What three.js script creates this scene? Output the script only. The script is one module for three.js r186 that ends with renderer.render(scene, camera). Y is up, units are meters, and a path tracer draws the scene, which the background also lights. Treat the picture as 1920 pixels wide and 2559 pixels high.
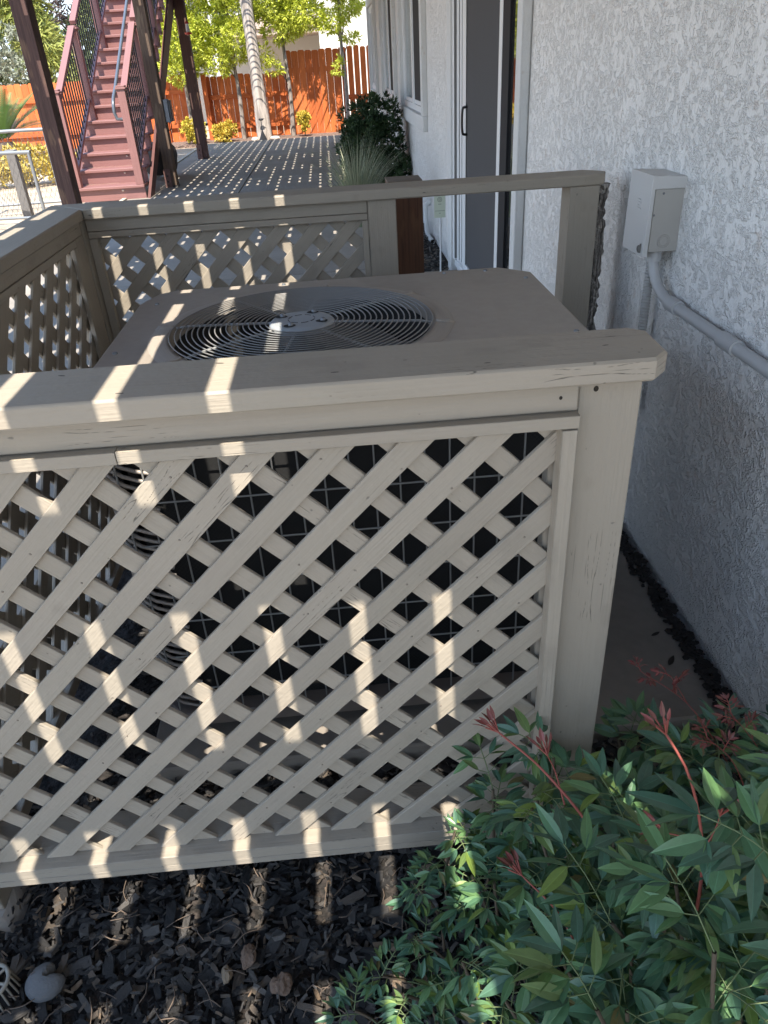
import * as THREE from 'three';
import { RoundedBoxGeometry } from 'three/addons/geometries/RoundedBoxGeometry.js';
import { mergeGeometries } from 'three/addons/utils/BufferGeometryUtils.js';

// ---------------------------------------------------------------- camera, sky, sun, exposure
const scene = new THREE.Scene();
const camera = new THREE.PerspectiveCamera(69.47, 768 / 1024, 0.05, 300);
camera.position.set(-0.3946, 1.4226, 0.9083);
camera.rotation.order = 'YXZ';
camera.rotation.set(-0.5501, -0.0402, -0.0615);

const renderer = new THREE.WebGLRenderer({ antialias: true });
renderer.setSize(768, 1024);
renderer.toneMapping = THREE.LinearToneMapping;
renderer.toneMappingExposure = 2.3;
renderer.outputColorSpace = THREE.SRGBColorSpace;
renderer.shadowMap.enabled = true;
renderer.shadowMap.type = THREE.PCFSoftShadowMap;

const sunDir = new THREE.Vector3(-0.035, 1.74, 1.0).normalize();
{
  const w = 512, h = 256, d = new Float32Array(w * h * 4);
  for (let j = 0; j < h; j++) for (let i = 0; i < w; i++) {
    const el = ((j + 0.5) / h - 0.5) * Math.PI, az = ((i + 0.5) / w) * Math.PI * 2;
    const t = Math.max(0, Math.sin(el));
    const k = Math.pow(1 - t, 2.2);
    let r = 0.32 + 0.66 * k, g = 0.54 + 0.60 * k, b = 0.97 + 0.31 * k;
    if (el < 0) { const m = Math.min(1, -el * 8); r += (0.30 - r) * m; g += (0.27 - g) * m; b += (0.22 - b) * m; }
    const c = Math.sin(az * 3 + Math.sin(el * 9) * 1.3) * Math.sin(el * 14 + az * 2), q = el > 0 ? Math.max(0, c) * 0.05 : 0;
    const o = (j * w + i) * 4; d[o] = (r + q) * 0.95; d[o + 1] = (g + q) * 0.95; d[o + 2] = (b + q * 0.5) * 0.95; d[o + 3] = 1;
  }
  const t = new THREE.DataTexture(d, w, h, THREE.RGBAFormat, THREE.FloatType);
  t.mapping = THREE.EquirectangularReflectionMapping; t.magFilter = THREE.LinearFilter; t.minFilter = THREE.LinearFilter;
  t.colorSpace = THREE.LinearSRGBColorSpace; t.needsUpdate = true;
  scene.background = t; scene.environment = t;
}
const sun = new THREE.DirectionalLight(new THREE.Color().setRGB(1.0, 0.93, 0.82), 4.9);
sun.position.copy(sunDir).multiplyScalar(40).add(new THREE.Vector3(-1, 0, -6));
sun.target.position.set(-1, 0, -6);
sun.castShadow = true; sun.shadow.radius = 0.4; sun.shadow.mapSize.set(8192, 8192);
Object.assign(sun.shadow.camera, { left: -14, right: 14, top: 22, bottom: -22, near: 1, far: 90 });
scene.add(sun, sun.target);

// ---------------------------------------------------------------- helpers
function rng(seed) { let s = seed >>> 0; return () => { s = (s + 0x6D2B79F5) >>> 0; let t = s; t = Math.imul(t ^ (t >>> 15), t | 1); t ^= t + Math.imul(t ^ (t >>> 7), t | 61); return ((t ^ (t >>> 14)) >>> 0) / 4294967296; }; }
const used = {};
function numbered(n) { if (!(n in used)) { used[n] = 0; return n; } used[n]++; return n + '_' + String(used[n]).padStart(3, '0'); }
function tag(o, label, category, group, kind) { if (label) o.userData.label = label; if (category) o.userData.category = category; if (group) o.userData.group = group; if (kind) o.userData.kind = kind; return o; }
function thing(name, label, category, pos = [0, 0, 0], turn = 0, group) {
  const o = new THREE.Group(); o.name = numbered(name); o.position.set(...pos); o.rotation.y = turn; scene.add(o); return tag(o, label, category, group);
}
function part(name, geo, mat, parent) {
  const m = new THREE.Mesh(geo, mat); m.name = parent === scene ? numbered(name) : name; m.castShadow = true; m.receiveShadow = true; parent.add(m); return m;
}
function struct(name, geo, mat) { const m = part(name, geo, mat, scene); m.userData.kind = 'structure'; return m; }
function ni(g) { return g.index ? g.toNonIndexed() : g; }
function merge(list) {
  const L = list.map(g => { const q = ni(g); for (const k of Object.keys(q.attributes)) if (!['position', 'normal', 'uv', 'color'].includes(k)) q.deleteAttribute(k); q.morphAttributes = {}; return q; });
  const hasC = L.some(g => g.attributes.color);
  if (hasC) for (const g of L) if (!g.attributes.color) g.setAttribute('color', new THREE.BufferAttribute(new Float32Array(g.attributes.position.count * 3).fill(1), 3));
  return mergeGeometries(L, false);
}
let uvSeed = rng(77);
// grain runs along "axis" ('x','y','z' or Vector3): uv in metres, every board starts somewhere else in the pattern
function grain(g, axis) {
  g = ni(g);
  const a = axis instanceof THREE.Vector3 ? axis.clone().normalize() : new THREE.Vector3(axis === 'x' ? 1 : 0, axis === 'y' ? 1 : 0, axis === 'z' ? 1 : 0);
  const p = g.attributes.position, n = g.attributes.normal, uv = new Float32Array(p.count * 2), ou = uvSeed() * 7, ov = uvSeed() * 7;
  const P = new THREE.Vector3(), N = new THREE.Vector3(), V = new THREE.Vector3();
  for (let i = 0; i < p.count; i++) {
    P.fromBufferAttribute(p, i); N.fromBufferAttribute(n, i);
    N.addScaledVector(a, -N.dot(a));
    if (N.lengthSq() < 0.2) { N.set(Math.abs(a.y) > 0.9 ? 1 : 0, Math.abs(a.y) > 0.9 ? 0 : 1, 0); V.crossVectors(N, a); uv[2 * i] = N.dot(P) + ou; uv[2 * i + 1] = V.dot(P) + ov; continue; }
    if (!(axis instanceof THREE.Vector3)) { const ax = Math.abs(N.x), ay = Math.abs(N.y), az = Math.abs(N.z); if (ax >= ay && ax >= az) N.set(Math.sign(N.x), 0, 0); else if (ay >= az) N.set(0, Math.sign(N.y), 0); else N.set(0, 0, Math.sign(N.z)); }
    V.crossVectors(N, a).normalize();
    uv[2 * i] = P.dot(a) + ou; uv[2 * i + 1] = P.dot(V) + ov;
  }
  g.setAttribute('uv', new THREE.BufferAttribute(uv, 2)); return g;
}
function board(x0, x1, y0, y1, z0, z1, axis = 'x', r = 0.0025) {
  const w = x1 - x0, h = y1 - y0, d = z1 - z0; r = Math.min(r, w * 0.3, h * 0.3, d * 0.3);
  const g = new RoundedBoxGeometry(w, h, d, 1, r); g.translate((x0 + x1) / 2, (y0 + y1) / 2, (z0 + z1) / 2); return grain(g, axis);
}
function box(x0, x1, y0, y1, z0, z1, axis = 'x') { const g = new THREE.BoxGeometry(x1 - x0, y1 - y0, z1 - z0); g.translate((x0 + x1) / 2, (y0 + y1) / 2, (z0 + z1) / 2); return grain(g, axis); }
function slab(pts, y0, y1, axis = 'x', bevel = 0.002) { // polygon given in x,z; thickness y0..y1
  const s = new THREE.Shape(pts.map(p => new THREE.Vector2(p[0], -p[1])));
  const g = new THREE.ExtrudeGeometry(s, { depth: y1 - y0 - 2 * bevel, bevelEnabled: bevel > 0, bevelThickness: bevel, bevelSize: bevel, bevelOffset: -bevel, bevelSegments: 1, curveSegments: 8 });
  g.rotateX(-Math.PI / 2); g.translate(0, y0 + bevel, 0); return grain(g, axis);
}
function tube(pts, r, seg = 24, rad = 8, closed = false) { return new THREE.TubeGeometry(new THREE.CatmullRomCurve3(pts.map(p => p.isVector3 ? p : new THREE.Vector3(...p)), closed, 'centripetal'), seg, r, rad, closed); }
function rod(a, b, r, rad = 6, r2) {
  const A = new THREE.Vector3(...a), B = new THREE.Vector3(...b), d = B.clone().sub(A), g = new THREE.CylinderGeometry(r2 ?? r, r, d.length(), rad, 1);
  g.translate(0, d.length() / 2, 0); g.applyQuaternion(new THREE.Quaternion().setFromUnitVectors(new THREE.Vector3(0, 1, 0), d.normalize())); g.translate(A.x, A.y, A.z); return g;
}
function beam(a, b, w, h) { // rectangular bar from a to b in a vertical plane, w across, h tall
  const A = new THREE.Vector3(...a), B = new THREE.Vector3(...b), d = B.clone().sub(A), L = d.length();
  const g = new RoundedBoxGeometry(w, h, L, 1, 0.004); const o = new THREE.Object3D(); o.position.copy(A).addScaledVector(d, 0.5); o.lookAt(B); o.updateMatrix(); grain(g, 'z'); g.applyMatrix4(o.matrix); return g;
}

// ---------------------------------------------------------------- procedural textures
const hashT = (() => { const r = rng(5), t = new Float32Array(65536); for (let i = 0; i < 65536; i++) t[i] = r() * 2 - 1; return t; })();
function vnoise(x, y, px, py, s) { // tileable value noise, periods px, py
  const xi = Math.floor(x), yi = Math.floor(y), fx = x - xi, fy = y - yi, u = fx * fx * (3 - 2 * fx), v = fy * fy * (3 - 2 * fy);
  const H = (a, b) => hashT[((((a % px) + px) % px) * 131 + (((b % py) + py) % py) * 7919 + s * 1013) & 65535];
  const a = H(xi, yi), b = H(xi + 1, yi), c = H(xi, yi + 1), d = H(xi + 1, yi + 1);
  return a + (b - a) * u + (c - a) * v + (a - b - c + d) * u * v;
}
function fbm(u, v, fx, fy, oct, s) { let a = 0, w = 0.5, n = 0; for (let o = 0; o < oct; o++) { a += w * vnoise(u * fx, v * fy, fx, fy, s + o); n += w; w *= 0.55; fx *= 2; fy *= 2; } return a / n; }
const sst = (a, b, x) => { const t = Math.min(1, Math.max(0, (x - a) / (b - a))); return t * t * (3 - 2 * t); };
const enc = v => Math.round(255 * (v <= 0.0031308 ? 12.92 * Math.max(0, v) : 1.055 * Math.pow(Math.min(1, v), 1 / 2.4) - 0.055));
function tex(w, h, fn, { color = false, rep = [1, 1] } = {}) { // fn(u,v) -> grey 0..1, or linear [r,g,b]
  const d = new Uint8Array(w * h * 4);
  for (let j = 0; j < h; j++) for (let i = 0; i < w; i++) {
    const c = fn((i + 0.5) / w, (j + 0.5) / h), o = (j * w + i) * 4;
    if (color) { d[o] = enc(c[0]); d[o + 1] = enc(c[1]); d[o + 2] = enc(c[2]); } else d[o] = d[o + 1] = d[o + 2] = Math.max(0, Math.min(255, c * 255));
    d[o + 3] = 255;
  }
  const t = new THREE.DataTexture(d, w, h, THREE.RGBAFormat); t.wrapS = t.wrapT = THREE.RepeatWrapping; t.magFilter = THREE.LinearFilter; t.minFilter = THREE.LinearMipmapLinearFilter; t.generateMipmaps = true;
  if (color) t.colorSpace = THREE.SRGBColorSpace; t.repeat.set(...rep); t.needsUpdate = true; return t;
}
const lerp3 = (a, b, t) => [a[0] + (b[0] - a[0]) * t, a[1] + (b[1] - a[1]) * t, a[2] + (b[2] - a[2]) * t];
const std = (o) => new THREE.MeshStandardMaterial(o);
const C = (r, g, b) => new THREE.Color().setRGB(r, g, b);

// painted wood: uv in metres, one tile is 1.0 x 0.25 m
const paintBump = tex(1024, 512, (u, v) => {
  let h = 0.55 + 0.10 * fbm(u, v, 160, 40, 2, 3) + 0.16 * fbm(u, v, 7, 90, 3, 11) + 0.10 * fbm(u, v, 90, 30, 2, 21);
  const n = fbm(u, v, 70, 22, 2, 31); h -= 0.3 * sst(0.8, 0.9, n);
  const c = Math.abs(fbm(u, v, 5, 34, 2, 41)); h -= 0.45 * sst(0.02, 0.0, c) * sst(0.1, 0.4, fbm(u, v, 6, 4, 1, 51));
  return h;
}, { rep: [1, 4] });
const paintCol = tex(1024, 512, (u, v) => {
  let k = 1 + 0.07 * fbm(u, v, 6, 3, 4, 61) + 0.045 * fbm(u, v, 9, 90, 2, 11) - 0.12 * sst(0.3, 0.7, fbm(u, v, 12, 5, 3, 63));
  const n = fbm(u, v, 70, 22, 2, 31); k *= 1 - 0.4 * sst(0.82, 0.9, n);
  const c = Math.abs(fbm(u, v, 5, 34, 2, 41)); k *= 1 - 0.62 * sst(0.022, 0.004, c) * sst(0.12, 0.34, fbm(u, v, 6, 4, 1, 51));
  return [k, k * (1 - 0.01 * fbm(u, v, 3, 2, 2, 71)), k];
}, { color: true, rep: [1, 4] });
const paintMats = [[0.335, 0.290, 0.230], [0.322, 0.278, 0.220], [0.35, 0.303, 0.241]].map(c => std({ color: C(...c), map: paintCol, bumpMap: paintBump, bumpScale: 0.0016, roughness: 0.62 }));
const paint = paintMats[0];

const weatherCol = (base, dark, light) => tex(512, 512, (u, v) => {
  const g = fbm(u, v, 4, 64, 4, 81), w = fbm(u, v, 5, 5, 3, 91), s = fbm(u, v, 14, 30, 2, 95);
  let c = lerp3(base, dark, sst(-0.1, 0.5, g) * 0.7); c = lerp3(c, light, sst(0.25, 0.6, w + 0.4 * s) * 0.7); return c;
}, { color: true, rep: [1, 2.5] });
const woodBump = tex(512, 512, (u, v) => 0.5 + 0.25 * fbm(u, v, 4, 90, 3, 83) + 0.12 * fbm(u, v, 60, 60, 2, 84), { rep: [1, 2.5] });
const deckPostMat = std({ map: weatherCol([0.085, 0.042, 0.034], [0.04, 0.018, 0.015], [0.17, 0.10, 0.06]), bumpMap: woodBump, bumpScale: 0.003, roughness: 0.72 });
const greyPostMat = std({ map: weatherCol([0.12, 0.08, 0.055], [0.06, 0.035, 0.026], [0.2, 0.15, 0.1]), bumpMap: woodBump, bumpScale: 0.003, roughness: 0.8 });
const redwoodMat = std({ map: weatherCol([0.10, 0.043, 0.02], [0.05, 0.019, 0.009], [0.14, 0.066, 0.03]), bumpMap: woodBump, bumpScale: 0.002, roughness: 0.75 });
const fenceMats = [[0.66, 0.17, 0.04], [0.56, 0.135, 0.032], [0.70, 0.19, 0.05]].map(c => std({ color: C(...c), map: weatherCol([0.95, 0.95, 0.95], [0.58, 0.52, 0.5], [1, 1, 1]), bumpMap: woodBump, bumpScale: 0.004, roughness: 0.75 }));
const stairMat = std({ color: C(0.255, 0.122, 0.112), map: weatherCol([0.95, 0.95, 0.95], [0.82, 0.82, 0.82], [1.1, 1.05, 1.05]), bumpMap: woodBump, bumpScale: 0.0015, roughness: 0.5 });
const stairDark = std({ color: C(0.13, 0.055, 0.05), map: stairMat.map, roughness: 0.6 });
const blackMetal = std({ color: C(0.025, 0.026, 0.03), roughness: 0.45, metalness: 0.3 });
const galv = std({ color: C(0.24, 0.25, 0.26), roughness: 0.5, metalness: 0.6 });
const bluegrey = std({ color: C(0.13, 0.15, 0.18), roughness: 0.4, metalness: 0.5 });

// stucco: one tile is 0.9 m
const stuccoH = (u, v) => {
  const wx = u + 0.006 * fbm(u, v, 30, 30, 2, 131), wy = v + 0.006 * fbm(u, v, 30, 30, 2, 137);
  const a = fbm(wx, wy, 62, 70, 3, 101), big = fbm(u, v, 6, 6, 2, 111);
  const q = 2.1 * a + 0.25 * big + 8, t = q - Math.floor(q), edge = t < 0.84 ? t / 0.84 : (1 - t) / 0.16, msk = sst(-0.30, 0.05, fbm(u, v, 52, 58, 2, 113));
  return 0.15 + 0.55 * edge * msk + 0.14 * fbm(u, v, 40, 34, 3, 121) + 0.10 * fbm(u, v, 190, 190, 2, 127);
};
const stuccoBump = tex(1024, 1024, stuccoH, { rep: [1 / 0.9, 1 / 0.9] });
const stuccoCol = tex(512, 512, (u, v) => { const k = 0.97 + 0.05 * fbm(u, v, 4, 4, 4, 141), s = sst(0.6, 0.8, fbm(u, v, 22, 26, 2, 147)) * 0.16; return [k * (1 - s * 0.5), k * (1 - s * 0.8), k * (1 - s)]; }, { color: true, rep: [1 / 0.9, 1 / 0.9] });
const stucco = std({ color: C(0.83, 0.81, 0.775), map: stuccoCol, bumpMap: stuccoBump, bumpScale: 0.0082, roughness: 0.88 });
const fineB = stuccoBump.clone(); fineB.repeat.set(3, 3); fineB.needsUpdate = true;
const stuccoFine = std({ color: C(0.6, 0.58, 0.53), map: stuccoCol, bumpMap: fineB, bumpScale: 0.002, roughness: 0.9 });

const concBump = tex(512, 512, (u, v) => 0.5 + 0.2 * fbm(u, v, 90, 90, 3, 151) + 0.2 * fbm(u, v, 8, 8, 3, 157), { rep: [0.7, 0.7] });
const concCol = tex(512, 512, (u, v) => { const k = 0.86 + 0.2 * fbm(u, v, 5, 5, 4, 161) + 0.06 * fbm(u, v, 100, 100, 2, 167); return [k, k * 0.985, k * 0.96]; }, { color: true, rep: [0.45, 0.45] });
const concrete = std({ color: C(0.31, 0.28, 0.245), map: concCol, bumpMap: concBump, bumpScale: 0.003, roughness: 0.9 });
const padMat = std({ color: C(0.29, 0.255, 0.22), map: concCol, bumpMap: concBump, bumpScale: 0.003, roughness: 0.92 });
const soilCol = tex(512, 512, (u, v) => { const n = fbm(u, v, 40, 40, 4, 171); return lerp3([0.018, 0.015, 0.013], [0.05, 0.04, 0.035], sst(-0.3, 0.5, n)); }, { color: true, rep: [1.5, 1.5] });
const soilBump = tex(512, 512, (u, v) => 0.5 + 0.5 * fbm(u, v, 30, 30, 4, 173), { rep: [1.5, 1.5] });
const soil = std({ map: soilCol, bumpMap: soilBump, bumpScale: 0.02, roughness: 0.95 });
const sandCol = tex(512, 512, (u, v) => { const n = fbm(u, v, 12, 12, 5, 181); return lerp3([0.38, 0.30, 0.21], [0.52, 0.43, 0.33], sst(-0.4, 0.5, n)); }, { color: true, rep: [0.4, 0.4] });
const sand = std({ map: sandCol, bumpMap: soilBump, bumpScale: 0.01, roughness: 0.95 });

const white = std({ color: C(0.76, 0.77, 0.77), roughness: 0.45 });
const whiteTrim = std({ color: C(0.7, 0.7, 0.68), map: stuccoCol, bumpMap: fineB, bumpScale: 0.0012, roughness: 0.7 });
const glass = new THREE.MeshPhysicalMaterial({ color: C(0.85, 0.9, 0.9), roughness: 0.02, transmission: 1, thickness: 0, ior: 1.5 });
const darkRoom = std({ color: C(0.02, 0.02, 0.022), roughness: 0.9 });

// ---------------------------------------------------------------- ground
{
  const g = new THREE.CircleGeometry(120, 64); g.rotateX(-Math.PI / 2); g.translate(0, -0.16, 0); struct('ground', grain(g, 'x'), sand);
}
struct('sand_yard', slab([[-14, 6], [-2.96, 6], [-2.96, -16.9], [-14, -16.9]], -0.12, 0.06, 'x', 0), sand);
struct('bounce_paving', slab([[-2.9, 7], [0.522, 7], [0.522, 1.06], [-1.37, 1.06], [-1.37, 2.61], [-2.9, 2.61]], -0.13, 0.0, 'x', 0.004), std({ color: C(0.47, 0.455, 0.43), map: concCol, bumpMap: concBump, bumpScale: 0.003, roughness: 0.9 }));  // unseen pale paving added behind the camera to bounce sun onto the fence
struct('mulch_bed', slab([[-1.36, 1.05], [0.522, 1.05], [0.522, -7.2], [-0.06, -7.2], [-0.06, -1.74], [-1.36, -1.74]], -0.13, -0.05, 'x', 0), soil);
{ // the patio: poured slabs with joints between them
  const r = rng(9); const p = new THREE.Group(); p.name = numbered('patio'); p.userData.kind = 'structure'; scene.add(p);
  const zs = [2.6, -0.4, -1.73, -4.6, -7.4, -10.2, -13.0, -16.2], j = 0.006;
  for (let i = 0; i < zs.length - 1; i++) {
    const z1 = zs[i] - j, z0 = zs[i + 1] + j;
    const xs = i < 2 ? [-2.9, -1.38] : i < 4 ? [-2.9, -1.53, -0.075] : [-2.9, -1.53, 0.02];
    for (let k = 0; k < xs.length - 1; k++) part('paving_slab', slab([[xs[k] + j, z1], [xs[k + 1] - j, z1], [xs[k + 1] - j, z0], [xs[k] + j, z0]], -0.1, 0.12 + r() * 0.0015, r() > 0.5 ? 'x' : 'z', 0.004), concrete, p);
  }
}
struct('patio_kerb', slab([[-2.955, 6], [-2.905, 6], [-2.905, -16.6], [-2.955, -16.6]], -0.1, 0.135, 'z', 0.004), std({ color: C(0.6, 0.55, 0.45), map: concCol, bumpMap: concBump, bumpScale: 0.003, roughness: 0.9 }));
struct('planting_strip', slab([[-14, -16.22], [0.5, -16.22], [0.5, -17.6], [-14, -17.6]], -0.1, 0.11, 'x', 0), std({ color: C(6, 5, 4.6), map: soilCol, bumpMap: soilBump, bumpScale: 0.03, roughness: 0.95 }));
struct('equipment_pad', slab([[-0.95, -0.315], [0.475, -0.325], [0.485, -1.47], [-0.95, -1.47]], -0.14, 0.0, 'x', 0.006), padMat);
struct('door_step', slab([[-0.02, -4.78], [0.505, -4.78], [0.505, -2.9], [-0.02, -2.9]], -0.14, 0.03, 'x', 0.005), concrete);

// ---------------------------------------------------------------- house: stucco wall, windows, sliding door
{
  const t = thing('stucco_house', 'white stucco house wall with sliding door and trimmed windows along the right', 'house', [0, 0, 0]);
  const W = 0.525, X2 = 0.72, TOP = 5.2, E = 0.477;
  const wins = [[-8.72, -6.74, 0.955, 2.2], [-11.75, -9.75, 0.955, 2.2], [-14.95, -13.3, 0.955, 2.2]], door = [-4.93, -2.94, 0.03, 2.2];
  const ops = [...wins, door].sort((a, b) => b[0] - a[0]);
  const gs = []; let z = 4.5;
  for (const [a, b, y0, y1] of ops) { gs.push(box(W, X2, -0.2, TOP, b, z, 'z')); gs.push(box(W, X2, -0.2, y0, a, b, 'z')); gs.push(box(W, X2, y1, TOP, a, b, 'z')); z = a; }
  gs.push(box(W, X2, -0.2, TOP, -15.75, z, 'z')); gs.push(box(X2, 8, -0.2, TOP, -15.75, -15.55, 'x'));
  part('wall', merge(gs), stucco, t);
  part('roof', merge([box(-0.1, 8.2, TOP, TOP + 0.2, -16.3, 4.8, 'z')]), std({ color: C(0.3, 0.24, 0.2), roughness: 0.9 }), t);
  for (const [a, b, y0, y1] of wins) {
    const w = 0.125, f = new THREE.Group(); f.name = 'window'; t.add(f);
    part('trim', merge([board(E, W - 0.001, y0 - w, y0, a - w, b + w, 'z', 0.004), board(E, W - 0.001, y1, y1 + w, a - w, b + w, 'z', 0.004), board(E, W - 0.001, y0 + 0.001, y1 - 0.001, a - w, a, 'y', 0.004), board(E, W - 0.001, y0 + 0.001, y1 - 0.001, b, b + w, 'y', 0.004)]), whiteTrim, f);
    const m = (a + b) / 2, F = 0.055, X0 = 0.515, X1 = 0.575, fr = [];
    fr.push(board(X0, X1, y0 + 0.001, y0 + F, a + 0.001, b - 0.001, 'z'), board(X0, X1, y1 - F, y1 - 0.001, a + 0.001, b - 0.001, 'z'), board(X0, X1, y0 + F, y1 - F, a + 0.001, a + F, 'y'), board(X0, X1, y0 + F, y1 - F, b - F, b - 0.001, 'y'));
    fr.push(board(X0 - 0.006, X1 + 0.004, y0 + F + 0.001, y1 - F - 0.001, m - 0.05, m + 0.05, 'y'));
    for (const [c, d] of [[a + F, m - 0.05], [m + 0.05, b - F]]) { fr.push(board(X0 + 0.012, X1 - 0.01, y0 + F + 0.001, y1 - F - 0.001, c + 0.001, c + 0.04, 'y'), board(X0 + 0.012, X1 - 0.01, y0 + F + 0.001, y1 - F - 0.001, d - 0.04, d - 0.001, 'y'), board(X0 + 0.012, X1 - 0.01, y0 + F + 0.001, y0 + F + 0.04, c + 0.04, d - 0.04, 'z'), board(X0 + 0.012, X1 - 0.01, y1 - F - 0.04, y1 - F - 0.001, c + 0.04, d - 0.04, 'z')); }
    part('frame', merge(fr), white, f);
    part('insect_screen', box(0.5215, 0.5225, y0 + F + 0.042, y1 - F - 0.042, m + 0.092, b - F - 0.042, 'z'), std({ color: C(0.045, 0.043, 0.042), roughness: 0.95 }), f);
    for (const [c, d] of [[a + F + 0.04, m - 0.09], [m + 0.09, b - F - 0.04]]) part('pane', box(0.545, 0.549, y0 + F + 0.04, y1 - F - 0.04, c, d, 'z'), glass, f);
  }
  { // sliding door with its insect screen
    const [a, b, y0, y1] = door, d = new THREE.Group(); d.name = 'sliding_door'; t.add(d); const w = 0.12;
    part('stucco_trim', merge([board(E, W - 0.001, -0.1, y1 + w, a - 0.16, a - 0.002, 'y', 0.008), board(E, W - 0.001, -0.1, y1 + w, b + 0.002, b + 0.1, 'y', 0.008), board(E, W - 0.001, y1 + 0.002, y1 + w, a, b, 'z', 0.008)]), whiteTrim, d);
    const fr = [];
    for (const [c, e, x0, x1] of [[a + 0.001, a + 0.06, 0.505, 0.64], [a + 0.062, a + 0.13, 0.525, 0.62], [a + 0.135, a + 0.20, 0.535, 0.60], [a + 0.205, a + 0.30, 0.54, 0.60], [a + 0.305, a + 0.40, 0.532, 0.575], [a + 0.405, a + 0.47, 0.522, 0.555], [b - 0.03, b - 0.001, 0.552, 0.64]]) fr.push(board(x0 - 0.012, x1, y0 + 0.05, y1 - 0.05, c, e, 'y', 0.004));
    for (const [yy, x0] of [[y0, 0.505], [y1 - 0.05, 0.505]]) fr.push(board(x0, 0.64, yy, yy + 0.049, a + 0.001, b - 0.001, 'z', 0.004));
    for (const k of [0.03, 0.06]) fr.push(board(0.515 + k, 0.522 + k, y0 + 0.0495, y0 + 0.062, a + 0.48, b - 0.04, 'z'));
    part('frame', merge(fr), white, d);
    for (const [c, x0] of [[a + 0.0605, 0.496], [a + 0.1315, 0.520], [a + 0.2015, 0.526], [a + 0.3015, 0.526], [a + 0.4015, 0.517], [a + 0.471, 0.508]]) part('seam_shade_strip', box(x0, 0.60, y0 + 0.065, y1 - 0.065, c - 0.0012, c + 0.0028, 'y'), std({ color: C(0.16, 0.16, 0.155), roughness: 0.8 }), d);  // dark strips stand in for the shade in the frame seams
    const meshCol = tex(64, 64, (u, v) => { const k = (Math.abs((u * 16) % 1 - 0.5) < 0.2 || Math.abs((v * 16) % 1 - 0.5) < 0.2) ? 1 : 0.75; return [0.085 * k, 0.082 * k, 0.084 * k]; }, { color: true, rep: [25, 25] });
    part('insect_screen', box(0.514, 0.516, y0 + 0.066, y1 - 0.066, a + 0.485, -3.445, 'y'), std({ map: meshCol, roughness: 0.95 }), d);
    part('screen_stile', merge([board(0.504, 0.526, y0 + 0.064, y1 - 0.064, -3.444, -3.372, 'y'), board(0.506, 0.524, y0 + 0.064, y0 + 0.11, a + 0.475, -3.4455, 'z'), board(0.506, 0.524, y1 - 0.11, y1 - 0.064, a + 0.475, -3.4455, 'z')]), white, d);
    part('door_stile', board(0.506, 0.56, y0 + 0.064, y1 - 0.064, -3.368, -3.21, 'y'), std({ color: C(0.01, 0.01, 0.012), roughness: 0.75 }), d);
    part('pane', box(0.519, 0.523, y0 + 0.064, y1 - 0.064, -3.209, b - 0.032, 'y'), new THREE.MeshPhysicalMaterial({ color: C(0.03, 0.03, 0.03), roughness: 0.02, clearcoat: 1, clearcoatRoughness: 0.02, specularIntensity: 1 }), d);
    const hz = a + 0.495, h = part('handle', tube([[0.514, 0.97, hz], [0.487, 0.975, hz], [0.481, 1.0, hz], [0.481, 1.10, hz], [0.487, 1.125, hz], [0.514, 1.13, hz]], 0.008, 24, 8), std({ color: C(0.01, 0.01, 0.012), roughness: 0.35 }), d);
    part('latch', board(0.515, 0.53, 1.0, 1.09, a + 0.09, a + 0.105, 'y'), std({ color: C(0.01, 0.01, 0.012), roughness: 0.35 }), d);
  }
  part('room', (() => { const g = new THREE.BoxGeometry(3, 5, 19); g.translate(2.24, 2.5, -6); return grain(g, 'x'); })(), darkRoom, t);
}

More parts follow.
